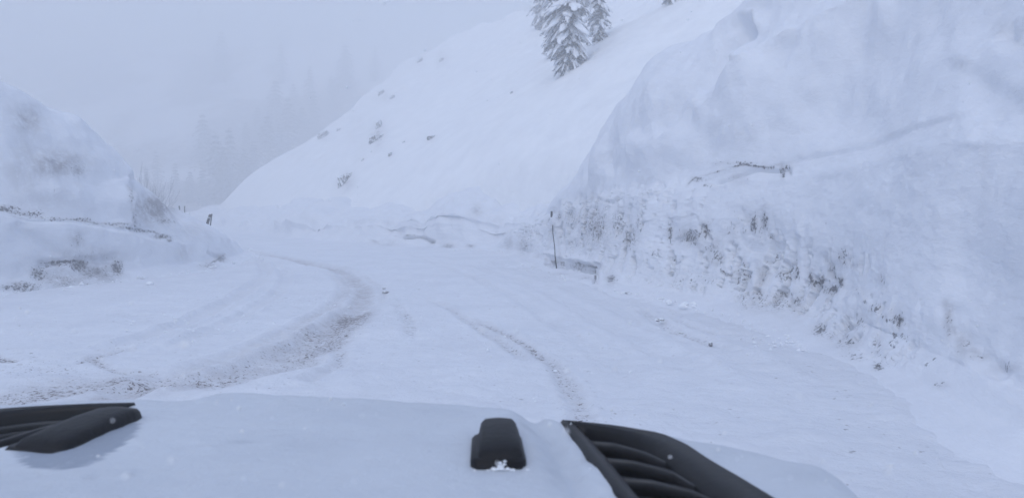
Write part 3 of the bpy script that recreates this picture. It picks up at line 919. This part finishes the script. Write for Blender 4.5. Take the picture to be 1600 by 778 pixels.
for i, (px, py, d, sc_) in enumerate(far_spots):
    k = i % 3
    o = proto[k] if not used[k] else copy_tree(proto[k])
    used[k] = True
    p = at_depth(px, py, d)
    # stand it on the ground under it
    zt = max(float(far_z(np.array(p.x), np.array(p.y))), -0.5)
    if True:
        # walk the sight line until it meets the ground
        dx, dy, dz = [float(v) for v in ray(px, py)]
        t = 135.0
        while t < 300 and CAM_H + dz * t > max(float(far_z(np.array(dx * t), np.array(dy * t))), -0.5): t += 0.5
        t = min(t, 225)
        p = Vector((dx * t, dy * t, max(float(far_z(np.array(dx * t), np.array(dy * t))), -0.5)))
    o.location = (p.x, p.y, max(float(far_z(np.array(p.x), np.array(p.y))), -0.6) - 0.2)
    sc_ *= 0.95 * p.y / max(d, 118)
    o.scale = (sc_ * 1.35, sc_ * 1.35, sc_)
    o.rotation_euler = (rr.uniform(-.05, .05), rr.uniform(-.05, .05), rr.uniform(0, 6.28))
    props(o, far_labels[i], 'tree', 'faint conifers in the fog')

def build_shrub():
    rnd = random.Random(8)
    V, Fc = [], []
    for i in range(110):
        a_ = rnd.gauss(math.pi / 2, .8)
        b_ = rnd.uniform(-.5, .5)
        L = rnd.uniform(1.8, 3.1)
        d = Vector((math.cos(a_), b_, math.sin(a_) * .95 + .05)).normalized()
        p0 = Vector((rnd.uniform(-.3, .3), rnd.uniform(-.3, .3), 0))
        pts = [p0, p0 + d * L * .5 + Vector((0, 0, .1)), p0 + d * L + Vector((0, 0, -.15 * abs(d.x)))]
        tube(V, Fc, pts, [.022, .017, .007], 4)
        for j in range(9):
            t = rnd.uniform(.3, .98)
            q = p0 + d * L * t
            dd = (d + Vector((rnd.uniform(-.6, .6), rnd.uniform(-.5, .5), rnd.uniform(-.1, .6)))).normalized()
            tube(V, Fc, [q, q + dd * L * rnd.uniform(.12, .3)], [.010, .005], 3)
    p = at_depth(222, 322, 43)
    t = empty('bare_shrub', (p.x, p.y, -0.6))
    link('stem', mesh_py('stem', V, Fc), t, simple_mat('rimed_twigs', (0.42, 0.43, 0.46), .8))
    t.scale = (0.85, 0.85, 1.42)
    props(t, 'fan-shaped frosted shrub rising behind the slope of the left snow bank', 'shrub')
build_shrub()

# ------------------------------------------------------------------ rocks on the slope
def rock_mesh(seed, parts):
    rnd = random.Random(seed)
    bm = bmesh.new()
    for (ox, oy, oz, sx, sy, sz) in parts:
        r = bmesh.ops.create_icosphere(bm, subdivisions=3, radius=1)
        for v in r['verts']:
            c = v.co.copy()
            n_ = float(fbm(np.array(c.x * 1.6 + seed), np.array(c.y * 1.6), np.array(c.z * 1.6), 4, seed))
            f = 1 + 0.42 * n_
            c = Vector((round(c.x * 3.0) / 3.0 * .5 + c.x * .5, round(c.y * 3) / 3 * .5 + c.y * .5, round(c.z * 3) / 3 * .5 + c.z * .5)) * f
            v.co = Vector((c.x * sx + ox, c.y * sy + oy, c.z * sz + oz))
    me = bpy.data.meshes.new('rock')
    bm.to_mesh(me); bm.free()
    return me

rocks = [  # px, py, width px, height px, label
    (505, 213, 16, 14, 'rounded grey boulder on the skyline of the slope, leftmost of the rocks'),
    (592, 200, 9, 16, 'dark jagged rock at the top of the tallest outcrop on the slope'),
    (583, 222, 13, 18, 'dark craggy rock at the foot of the tallest outcrop on the slope'),
    (596, 214, 7, 8, 'small dark stone touching the right side of the tallest outcrop'),
    (536, 288, 14, 22, 'wedge-shaped grey rock low on the slope above the road bend'),
    (546, 277, 9, 9, 'small dark stone at the top of the wedge-shaped grey rock'),
    (674, 217, 11, 7, 'lone slanting dark rock on the open slope right of the outcrops'),
    (610, 243, 6, 7, 'small dark stone below and right of the tallest outcrop'),
    (596, 148, 9, 12, 'faint grey rock high on the ridge, left one of a pair'),
    (613, 154, 8, 7, 'faint grey rock high on the ridge, right one of a pair'),
    (690, 96, 7, 7, 'small faint rock near the ridge line below the skyline trees'),
    (656, 96, 8, 9, 'small faint rock hanging on the ridge edge, upper left of the slope'),
    (567, 251, 4, 6, 'tiny stone between the tall outcrop and the wedge-shaped rock'),
    (799, 147, 4, 6, 'tiny lone stone in the middle of the open slope below the firs'),
    (529, 204, 6, 6, 'small stone just right of the rounded skyline boulder'),
    (631, 223, 4, 4, 'tiny stone on the open slope between two dark rocks'),
]
for i, (px, py, wpx, hpx, lab) in enumerate(rocks):
    p = hill_hit(px, py)
    d = p.y
    wm, hm = wpx * d / F * .62, hpx * d / F * .62
    rnd = random.Random(i + 200)
    parts = [(0, 0, 0, wm * .75, wm * .7, hm * 0.75), (wm * .5, -wm * .2, hm * .35, wm * .4, wm * .5, hm * .6), (-wm * .45, -.1 * wm, -hm * .35, wm * .4, wm * .5, hm * .6)]
    me = rock_mesh(i + 3, parts)
    o = link('rock', me, None, M_ROCK, smooth=False)
    o.location = p + Vector((0, 0, hm * .05))
    o.rotation_euler = (0, 0, 0)
    props(o, lab, 'rock', 'rocks showing through the snow on the slope')

# ------------------------------------------------------------------ marker posts
def post(px_top, py_top, px_bot, py_bot, d, rad, label, cap=True, name='marker_post', reflect=True, splinter=False, sink=0.4):
    a_ = at_depth(px_bot, py_bot, d)
    b_ = at_depth(px_top, py_top, d)
    ax = (b_ - a_).normalized()
    L = (b_ - a_).length
    t = empty(name, a_)
    t.rotation_euler = ax.to_track_quat('Z', 'Y').to_euler()
    def seg_(nm, z0, z1, r0, r1, m, n=10):
        V, Fc = [], []
        tube(V, Fc, [(0, 0, z0), (0, 0, z0 + .02 * (z1 - z0)), (0, 0, z1 - .03 * (z1 - z0)), (0, 0, z1)], [r0 * .9, r0, r1, r1 * .8], n)
        Fc.append(tuple(range(n))[::-1]); Fc.append(tuple(range(3 * n, 4 * n)))
        me = bpy.data.meshes.new(nm); me.from_pydata(V, [], Fc); me.update()
        return link(nm, me, t, m, smooth=False)
    if reflect:
        seg_('pole', -sink, L * .74, rad, rad, M_POST)
        seg_('reflector', L * .74, L * .79, rad * 1.02, rad * 1.02, M_REFL)
        seg_('cap', L * .79, L, rad, rad * .8, M_POST)
    else:
        seg_('pole', -sink, L * .9, rad, rad * .9, M_POST)
        seg_('cap', L * .9, L, rad * 1.35, rad * 1.2, M_POST)
    props(t, label, 'marker post', 'roadside snow marker posts')
    return t
post(328.5, 335, 322, 356, 31, 0.055, 'thick black leaning marker post at the tip of the left snow bank')
post(331, 334.5, 329, 350, 33, 0.028, 'thin dark marker post close behind the thick leaning one at the bank tip', reflect=False)
post(280, 322, 282, 337, 48, 0.04, 'left one of the two faint marker posts beyond the left bank', reflect=False)
post(288.5, 322, 288.5, 337, 48, 0.036, 'right one of the two faint marker posts beyond the left bank', reflect=False)

def bank_pole():
    pts_px = [(868.5, 331), (870, 347), (872, 365), (874, 385), (875, 398), (877, 415)]
    P0 = [bank_point(PR, PRx, PRy, *p) for p in pts_px]
    pts = [p + Vector((-.16, -.50 + .04 * i, 0)) for i, p in enumerate(P0)]
    pts[-1] += Vector((0, 0, -.1))
    t = empty('marker_pole', pts[-1])
    base = pts[-1].copy()
    loc = [tuple(p - base) for p in pts[::-1]]
    V, Fc = [], []
    tube(V, Fc, loc, [.020, .014, .013, .013, .014, .016], 8)
    link('pole', mesh_py('pole', V, Fc), t, M_POST)
    V, Fc = [], []
    top = Vector(loc[-1])
    tube(V, Fc, [top + Vector((0, 0, -.16)), top + Vector((0, 0, .02)), top + Vector((0, 0, .03))], [.036, .034, .01], 8)
    link('cap', mesh_py('cap', V, Fc), t, M_POST)
    V, Fc = [], []
    tube(V, Fc, [top + Vector((.05, 0, -.14)), top + Vector((.11, 0, -.30))], [.018, .012], 6)
    link('bracket', mesh_py('bracket', V, Fc), t, M_POST)
    props(t, 'thin crooked dark pole standing against the face of the right snow bank', 'marker pole')
bank_pole()

# ------------------------------------------------------------------ chunks on the road
chunks = [(603, 457, 11, 4, 'largest dark chunk of ice on the road, right of the curved track'),
          (600, 451, 6, 2.5, 'small dark crumb just behind the largest chunk of ice'),
          (690, 462, 7, 3, 'dark ice crumb on the open road below the far bank'),
          (655, 452, 4, 2, 'tiny crumb on the road between the two bigger ice crumbs'),
          (1031, 501, 14, 5, 'wide dirty snow chunk near the foot of the right bank'),
          (1110, 539, 8, 8, 'upright dirty snow crumb nearest the car on the right side'),
          (1064, 521, 8, 3, 'flat dirty crumb between the two larger ones by the right bank'),
          (694, 503, 3, 3, 'tiny dark pebble left of the middle rut'),
          (721, 506, 3, 3, 'tiny dark pebble at the far end of the middle rut'),
          (320, 475, 4, 2.5, 'lone tiny dark crumb on the inside of the curve'),
          (248, 424, 5, 3, 'small dark crumb at the foot of the left bank')]
for i, (px, py, wpx, hpx, lab) in enumerate(chunks):
    x, y = G(px, py)
    wm, hm = wpx * y / F * .42, hpx * y / F * .42
    me = rock_mesh(70 + i, [(0, 0, 0, wm, wm * .7, hm), (wm * .6, wm * .2, -.2 * hm, wm * .5, wm * .4, hm * .6)])
    o = link('snow_chunk', me, None, M_ROCK, smooth=False)
    o.location = (x, y, hm * .5)
    props(o, lab, 'snow chunk', 'dirty crumbs of snow and ice on the road')

def build_crumbs():
    rnd = random.Random(21)
    V, Fc = [], []
    def scatter(rows, side, n, y0, y1):
        pl = [(r[0], r[1]) for r in rows]
        for _ in range(n):
            y = y0 + (y1 - y0) * rnd.random() ** 1.4
            for k in range(len(pl) - 1):
                if pl[k][1] <= y < pl[k + 1][1]:
                    t = (y - pl[k][1]) / (pl[k + 1][1] - pl[k][1])
                    x = pl[k][0] + t * (pl[k + 1][0] - pl[k][0])
                    break
            else: continue
            # clods gather in heaps below the broken face
            if float(vnoise(y * .8, 3.3, 0, 9)) < rnd.uniform(-.9, .5): continue
            off = abs(rnd.gauss(0, .55)) - .15
            r = rnd.uniform(.008, .024) + (.035 if rnd.random() < .05 and y > 12 else 0)
            blob(V, Fc, (x + side * off, y, .03 + r * .15 + (.05 if off < .1 else 0)), r, rnd, rnd.uniform(.8, 1.5), rnd.uniform(.7, 1.1), rnd.uniform(.6, 1), rnd.uniform(0, 3))
    scatter(RB, -1, 1300, 8.5, 32)
    scatter(LB, 1, 500, 13, 32)
    for _ in range(260):      # loose lumps thrown out by the wheels
        y = 6 + 16 * rnd.random()
        x = rnd.uniform(-6, 3.5)
        if float(vnoise(x * .5, y * .4, 0, 19)) < .15: continue
        r = rnd.uniform(.008, .022)
        blob(V, Fc, (x, y, .02 + r * .2), r, rnd, 1.3, .8, .7, rnd.uniform(0, 3))
    props(link('snow_crumbs', mesh_py('snow_crumbs', V, Fc), None, M_CLUMP, smooth=False), 'small loose clods of snow strewn along the foot of the banks', kind='stuff')
build_crumbs()

# ------------------------------------------------------------------ the car we sit in: bonnet
HZ = 1.32
YAW = math.radians(12)
def HP(px, py, z=HZ):
    x, y = on_plane(px, py, z)
    return Vector((float(x), float(y), z))
fw = Vector((math.sin(YAW), math.cos(YAW), 0))
rt = Vector((math.cos(YAW), -math.sin(YAW), 0))
cl = (HP(125, 700) + HP(780, 745)) / 2       # centre line between the two bumpers
def to_car(p):
    q = p - cl
    return (q.dot(rt), q.dot(fw))
car = empty('car', (cl.x, cl.y, 0), -YAW)
props(car, 'snow-dusted white off-road car seen over its own bonnet with black vents and bumper blocks', 'car')
def car_obj(name, me, mat, parent=None, smooth=True):
    """mesh in world coordinates -> child of the car"""
    me.transform(Matrix.Rotation(YAW, 4, 'Z') @ Matrix.Translation((-cl.x, -cl.y, 0)))
    o = link(name, me, parent or car, mat, smooth)
    return o

# crease points (right side) of the raised centre of the bonnet, in car coords
cr = [to_car(HP(*p)) for p in [(795, 632), (835, 690), (880, 778)]]
vent_r = [(876, 660), (960, 668), (1035, 680), (1075, 697), (1112, 722), (1165, 752), (1215, 782), (1275, 822), (1330, 868), (1060, 868), (965, 778), (915, 714)]
vent_l = [(212, 633), (150, 634), (60, 638), (0, 642), (-90, 652), (-170, 668), (-200, 690), (-150, 720), (-60, 712), (0, 697), (60, 678), (140, 655)]
VR = [HP(*p) for p in vent_r]
VL = [HP(*p) for p in vent_l]

def inside(x, y, poly):
    r = np.zeros(np.shape(x), bool)
    n = len(poly)
    for i in range(n):
        x1, y1 = poly[i][0], poly[i][1]
        x2, y2 = poly[(i + 1) % n][0], poly[(i + 1) % n][1]
        c = ((y1 > y) != (y2 > y)) & (x < (x2 - x1) * (y - y1) / (y2 - y1 + 1e-12) + x1)
        r ^= c
    return r

HALF = 0.86
def front_v(u):
    return v_front0 - 0.22 * (np.abs(u) / HALF) ** 2.3
v_front0 = to_car(HP(440, 609))[1] - 0.01
def hood_surface(u, v):
    """drop below HZ"""
    f = front_v(u)
    over = np.maximum(0, v - (f - 0.10))
    z = -1.4 * over ** 2 / 0.25 - 0.0
    z = z - np.where(v > f + .02, (v - f - .02) * 2.0, 0)
    side = np.maximum(0, np.abs(u) - HALF + .08)
    z = z - 2.2 * side ** 2 / 0.25
    z = np.maximum(z, -0.5)
    return z

def build_hood():
    us = np.arange(-1.06, 1.061, 0.0085)
    vs = np.arange(-0.95, v_front0 + 0.24, 0.0085)
    Vv, U = np.meshgrid(vs, us, indexing='ij')
    z = hood_surface(U, Vv)
    # raised centre panel (crease slants)
    cu = np.interp(Vv, [cr[2][1], cr[1][1], cr[0][1]], [cr[2][0], cr[1][0], cr[0][0]])
    d = np.abs(U) - cu
    z = z + 0.014 * (1 - sstep(-0.02, 0.02, d)) - 0.008 * np.exp(-((d - 0.03) / .012) ** 2)
    # snow film: soft lumps
    X = cl.x + rt.x * U + fw.x * Vv
    Y = cl.y + rt.y * U + fw.y * Vv
    z = z + 0.0045 * np.exp(-((d - .03) / .06) ** 2) * fbm(X * 16, Y * 16, 0, 4, 303) + 0.0015 * fbm(X * 22, Y * 22, 0, 4, 304) * sstep(-.2, .5, fbm(X * 3, Y * 3, 0, 3, 305))
    z = z + 0.0026 * fbm(X * 7, Y * 7, 0, 4, 301) + 0.0035 * fbm(X * 2.2, Y * 2.2, 0, 2, 311)
    z = z + 0.006 * sstep(0.12, 0.0, np.abs(Vv - front_v(U))) * (0.6 + fbm(X * 5, Y * 5, 0, 3, 320))
    P = np.stack([X, Y, HZ + z], -1)
    insR = inside(X, Y, [tuple(p) for p in VR])
    insL = inside(X, Y, [tuple(p) for p in VL])
    bad = insR | insL
    cell_in = bad[:-1, :-1] & bad[1:, :-1] & bad[:-1, 1:] & bad[1:, 1:]
    smud = np.zeros_like(X)
    px, py, dep = project(X, Y, HZ + z)
    for (cx, cy, rx, ry, s0) in [(815, 668, 22, 30, .3), (845, 715, 22, 60, .25), (640, 640, 120, 10, .15), (1010, 668, 40, 8, .3), (208, 738, 12, 6, .3), (376, 690, 26, 3, .4), (140, 745, 10, 6, .3), (480, 700, 60, 20, .2), (860, 740, 20, 40, .3), (1150, 700, 60, 14, .3), (1260, 745, 50, 16, .3), (30, 760, 60, 20, .25)]:
        smud = np.maximum(smud, s0 * np.exp(-((px - cx) / rx) ** 2 - ((py - cy) / ry) ** 2))
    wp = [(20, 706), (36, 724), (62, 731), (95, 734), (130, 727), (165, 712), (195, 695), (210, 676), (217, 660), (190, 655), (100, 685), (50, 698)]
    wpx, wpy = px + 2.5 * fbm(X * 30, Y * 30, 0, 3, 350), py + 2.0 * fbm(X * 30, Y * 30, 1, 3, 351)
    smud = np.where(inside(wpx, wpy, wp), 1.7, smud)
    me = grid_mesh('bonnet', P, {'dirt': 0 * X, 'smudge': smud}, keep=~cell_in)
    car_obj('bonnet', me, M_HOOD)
build_hood()

def poly_prism(name, top, bot, mat, parent=None, smooth=False):
    n = len(top)
    V = [tuple(p) for p in top] + [tuple(p) for p in bot]
    Fc = [tuple(range(n)), tuple(range(2 * n - 1, n - 1, -1))]
    for i in range(n):
        j = (i + 1) % n
        Fc.append((i, i + n, j + n, j))
    me = bpy.data.meshes.new(name)
    me.from_pydata(V, [], Fc)
    bm = bmesh.new(); bm.from_mesh(me)
    bmesh.ops.recalc_face_normals(bm, faces=bm.faces)
    bm.to_mesh(me); bm.free()
    return car_obj(name, me, mat, parent, smooth)

def resample(pts, n):
    pts = [Vector(p) for p in pts]
    q = np.array([tuple(p) for p in pts])
    s = np.concatenate([[0], np.cumsum(np.linalg.norm(np.diff(q, axis=0), axis=1))])
    t = np.linspace(0, s[-1], n)
    return np.stack([np.interp(t, s, q[:, k]) for k in range(3)], -1)

def vent(outer, inner, slats, depth_dir, name='vent'):
    """outer / inner rings are matched loops of picture points on the bonnet plane"""
    n = 64
    O = resample([HP(*p) for p in outer + outer[:1]], n + 1)[:-1]
    # match ring by parameter around each inner loop
    I = resample([HP(*p) for p in inner + inner[:1]], n + 1)[:-1]
    V, Fc = [], []
    rows = [(O, -0.03), (O, 0.001), (O * .9 + I * .1, 0.006), (O * .35 + I * .65, 0.003), (I, -0.004), (I, -0.05)]
    for (R_, dz) in rows:
        for p in R_: V.append((p[0], p[1], HZ + dz))
    for r in range(len(rows) - 1):
        for i in range(n):
            j = (i + 1) % n
            Fc.append((r * n + i, r * n + j, (r + 1) * n + j, (r + 1) * n + i))
    me = mesh_py('vent_frame', V, Fc)
    fr = car_obj('vent', me, M_BLACK)
    # dark well below the slats
    well = [Vector((p[0], p[1], HZ - 0.048)) for p in O]
    low = [Vector((p[0], p[1], HZ - 0.16)) for p in O]
    poly_prism('vent_well', well, low, M_DARK, fr)
    for s_ in slats:
        pts = resample([HP(*p) for p in s_], 14)
        V, Fc = [], []
        wv = fw * 0.0048
        for p in pts:
            q = Vector(p)
            for off in ((-wv * 1.0 + Vector((0, 0, -.003))), (-wv * .35 + Vector((0, 0, .001))), (wv * .3 + Vector((0, 0, -.002))), (wv * 1.6 + Vector((0, 0, -.024))), (wv * 1.2 + Vector((0, 0, -.028))), (-wv * 1.0 + Vector((0, 0, -.010)))):
                V.append(tuple(q + off + Vector((0, 0, -.008))))
        k = 6
        for i in range(len(pts) - 1):
            for j in range(k):
                j2 = (j + 1) % k
                Fc.append((i * k + j, i * k + j2, (i + 1) * k + j2, (i + 1) * k + j))
        me = mesh_py('slat', V, Fc)
        car_obj('slat', me, M_SLAT, fr)
    return fr

vent(vent_r,
     [(905, 665), (955, 673), (1000, 686), (1025, 698), (1060, 724), (1092, 752), (1130, 782), (1170, 818), (1200, 850), (1085, 850), (998, 772), (945, 708)],
     [[(910, 680), (960, 684), (1010, 698), (1040, 712)], [(930, 706), (985, 710), (1050, 726), (1085, 748)], [(955, 736), (1015, 740), (1080, 755), (1125, 775)], [(985, 770), (1050, 776), (1120, 795), (1165, 815)], [(1030, 808), (1100, 815), (1180, 835)]],
     None)
vent(vent_l,
     [(190, 636), (140, 637), (60, 642), (0, 648), (-90, 660), (-150, 674), (-170, 690), (-130, 706), (-60, 700), (0, 686), (55, 669), (130, 650)],
     [[(150, 647), (60, 652), (0, 660), (-90, 672), (-140, 682)], [(90, 662), (30, 667), (-20, 675), (-100, 692)]],
     None)

# hold-down blocks on the bonnet
def block(name, ctr, direction, L, W, H, snow_seed, taper=0.8):
    """rounded stepped rubber block; ctr on the bonnet, direction = long axis pointing away"""
    d = direction.normalized()
    s = Vector((d.y, -d.x, 0))
    secs = [  # along, half width, height, ridge
        (-.50, .44, .10), (-.47, .50, .55), (-.40, .52, .80), (-.15, .52, .92), (.10, .50, 1.0), (.34, .46, 1.0), (.44, .42, .92), (.50, .34, .55), (.52, .30, .1)]
    V, Fc = [], []
    prof = [(-1, 0), (-1, .55), (-.93, .82), (-.78, .96), (-.4, 1), (0, 1.02), (.4, 1), (.78, .96), (.93, .82), (1, .55), (1, 0)]
    for (a_, hw, hh) in secs:
        for (b_, c_) in prof:
            V.append(tuple(ctr + d * (a_ * L) + s * (b_ * hw * W) + Vector((0, 0, c_ * hh * H - .002))))
    k = len(prof)
    for i in range(len(secs) - 1):
        for j in range(k - 1):
            Fc.append((i * k + j, i * k + j + 1, (i + 1) * k + j + 1, (i + 1) * k + j))
    Fc.append(tuple(range(k))[::-1]); Fc.append(tuple((len(secs) - 1) * k + j for j in range(k)))
    o = car_obj('bumper_block', mesh_py('bumper_block', V, Fc), M_RUBBER)
    # side flange
    V, Fc = [], []
    for (a_, hw) in [(-.52, .50), (-.44, .62), (.18, .60), (.26, .46)]:
        for (b_, z_) in [(-1, 0), (-1, .40), (-.9, .52), (.9, .52), (1, .40), (1, 0)]:
            V.append(tuple(ctr + d * (a_ * L) + s * (b_ * hw * W - .05 * W) + Vector((0, 0, z_ * H - .003))))
    for i in range(3):
        for j in range(5):
            Fc.append((i * 6 + j, i * 6 + j + 1, (i + 1) * 6 + j + 1, (i + 1) * 6 + j))
    Fc.append(tuple(range(6))[::-1]); Fc.append(tuple(18 + j for j in range(6)))
    car_obj('base_flange', mesh_py('base_flange', V, Fc), M_RUBBER, o)
    # snow caught against its near end
    rnd = random.Random(snow_seed)
    V, Fc = [], []
    for i in range(14 if snow_seed == 5 else 0):
        t = rnd.uniform(-.6, .6)
        r = rnd.uniform(.0010, .0026) + (.0010 if abs(t) < .15 else 0)
        p = ctr - d * (L * .53) + s * (t * W) + Vector((0, 0, .002 + (.5 * r if abs(t) < .2 else 0)))
        blob(V, Fc, p, r, rnd, 1.3, 1, .8)
    for i in range(6 if snow_seed == 5 else 0):
        p = ctr - d * (L * .52) + s * (rnd.uniform(-.16, .12) * W) + Vector((0, 0, .003 + .0022 * i))
        blob(V, Fc, p, .0045 - .0004 * i, rnd, 1.2, 1, .7)
    if V: props(car_obj('caught_snow', mesh_py('caught_snow', V, Fc), M_CLUMP, o), kind='stuff')
    return o

# right block: near edge base (745..820,745), far top (755..803,653)
n1, n2 = HP(744, 744), HP(821, 746)
Hb = 0.036
f1, f2 = HP(753, 654, HZ + Hb), HP(803, 655, HZ + Hb)
near = (n1 + n2) / 2; far_ = (f1 + f2) / 2; far_.z = HZ
ax = far_ - near
block('bumper_block', (near + far_) / 2 + Vector((0, 0, .010)), ax, ax.length, (n2 - n1).length * .92, Hb, 5)
n1 = HP(60, 717); far_ = HP(194, 664); 
ax = (far_ - n1)
block('bumper_block', (n1 + far_) / 2 + Vector((0, 0, .002)), ax, ax.length * 1.10, 0.088, 0.036, 6)
# body below the bonnet: wings, grille and front, so the car holds up from the side
def build_body():
    us = np.linspace(-0.98, 0.98, 60)
    vs = np.linspace(-1.6, v_front0 + .10, 40)
    rows = []
    prof = [(1.04, .62), (1.06, .95), (1.03, 1.02), (.98, 1.05)]
    for sgn in (-1, 1):
        V, Fc = [], []
        b0 = 0
        for v in vs:
            for (uu, zz) in prof + [(.80, 1.06)]:
                p = cl + rt * (sgn * uu * .98) + fw * v
                V.append((p.x, p.y, zz))
        k = len(prof) + 1
        for i in range(len(vs) - 1):
            for j in range(k - 1):
                Fc.append((b0 + i * k + j, b0 + (i + 1) * k + j, b0 + (i + 1) * k + j + 1, b0 + i * k + j + 1))
        car_obj('wing', mesh_py('wing', V, Fc), M_PAINT)
    V, Fc = [], []
    for u in us:
        vf = float(front_v(np.array(u))) + .06
        for (dv, zz) in [(-.02, 1.14), (.03, 1.02), (.05, .8), (.03, .6), (-.2, .5)]:
            p = cl + rt * u + fw * (vf + dv)
            V.append((p.x, p.y, zz))
    for i in range(len(us) - 1):
        for j in range(4):
            Fc.append((i * 5 + j, i * 5 + j + 1, (i + 1) * 5 + j + 1, (i + 1) * 5 + j))
    car_obj('grille', mesh_py('grille', V, Fc), M_PAINT)
build_body()

# ------------------------------------------------------------------ falling snow
def build_flakes():
    rnd = random.Random(4)
    V, Fc = [], []
    T = [(0, 0, 1), (.94, 0, -.33), (-.47, .82, -.33), (-.47, -.82, -.33), (0, 0, -1)]
    n = 0
    while n < 2600:
        d = 1.0 + 16 * rnd.random() ** 0.8 if n > 210 else (rnd.uniform(.8, 1.6) if n > 80 else rnd.uniform(.34, .75))  # nearest flakes are added as stand-ins for drops on the unbuilt windscreen
        x = rnd.uniform(-.75, .75) * d * 1.15
        z = CAM_H + rnd.uniform(-.42, .42) * d if n > 140 else CAM_H - rnd.uniform(.12, .36) * d
        if z < 0.05 or (d < 2.6 and z < HZ + .03): continue
        r = rnd.uniform(.0010, .0030) if n > 210 else rnd.uniform(.0008, .0028)
        b0 = len(V)
        ax, ay, az = rnd.uniform(.6, 1.4), rnd.uniform(.6, 1.4), rnd.uniform(.5, 1.2)
        for (p, q, s) in T:
            V.append((x + p * r * ax, d + q * r * ay, z + s * r * az))
        for f in ((0, 1, 2), (0, 2, 3), (0, 3, 1), (4, 2, 1), (4, 3, 2), (4, 1, 3)):
            Fc.append(tuple(b0 + i for i in f))
        n += 1
    me = bpy.data.meshes.new('falling_snow')
    me.from_pydata(V, [], Fc)
    me.update()
    props(link('falling_snow', me, None, M_FLAKE), 'sparse snowflakes drifting through the air, the nearest ones standing in for windscreen drops', kind='stuff')
build_flakes()

# ------------------------------------------------------------------ haze
def build_haze():
    bm = bmesh.new()
    bmesh.ops.create_cube(bm, size=1)
    for v in bm.verts:
        v.co = Vector((v.co.x * 640, (v.co.y + .5) * 400 - 60, (v.co.z + .5) * 86 - 5))
    me = bpy.data.meshes.new('haze')
    bm.to_mesh(me); bm.free()
    m = bpy.data.materials.new('haze')
    m.use_nodes = True
    n = m.node_tree
    n.nodes.remove(n.nodes['Principled BSDF'])
    pv = n.nodes.new('ShaderNodeVolumePrincipled')
    pv.inputs['Color'].default_value = (0.97, 0.975, 0.985, 1)
    pv.inputs['Density'].default_value = HAZE_DENSITY
    pv.inputs['Anisotropy'].default_value = 0.2
    n.links.new(pv.outputs[0], n.nodes['Material Output'].inputs['Volume'])
    me.materials.append(m)
    props(link('haze', me, None, None, smooth=False), 'pale snowy fog filling the air', kind='stuff')
build_haze()
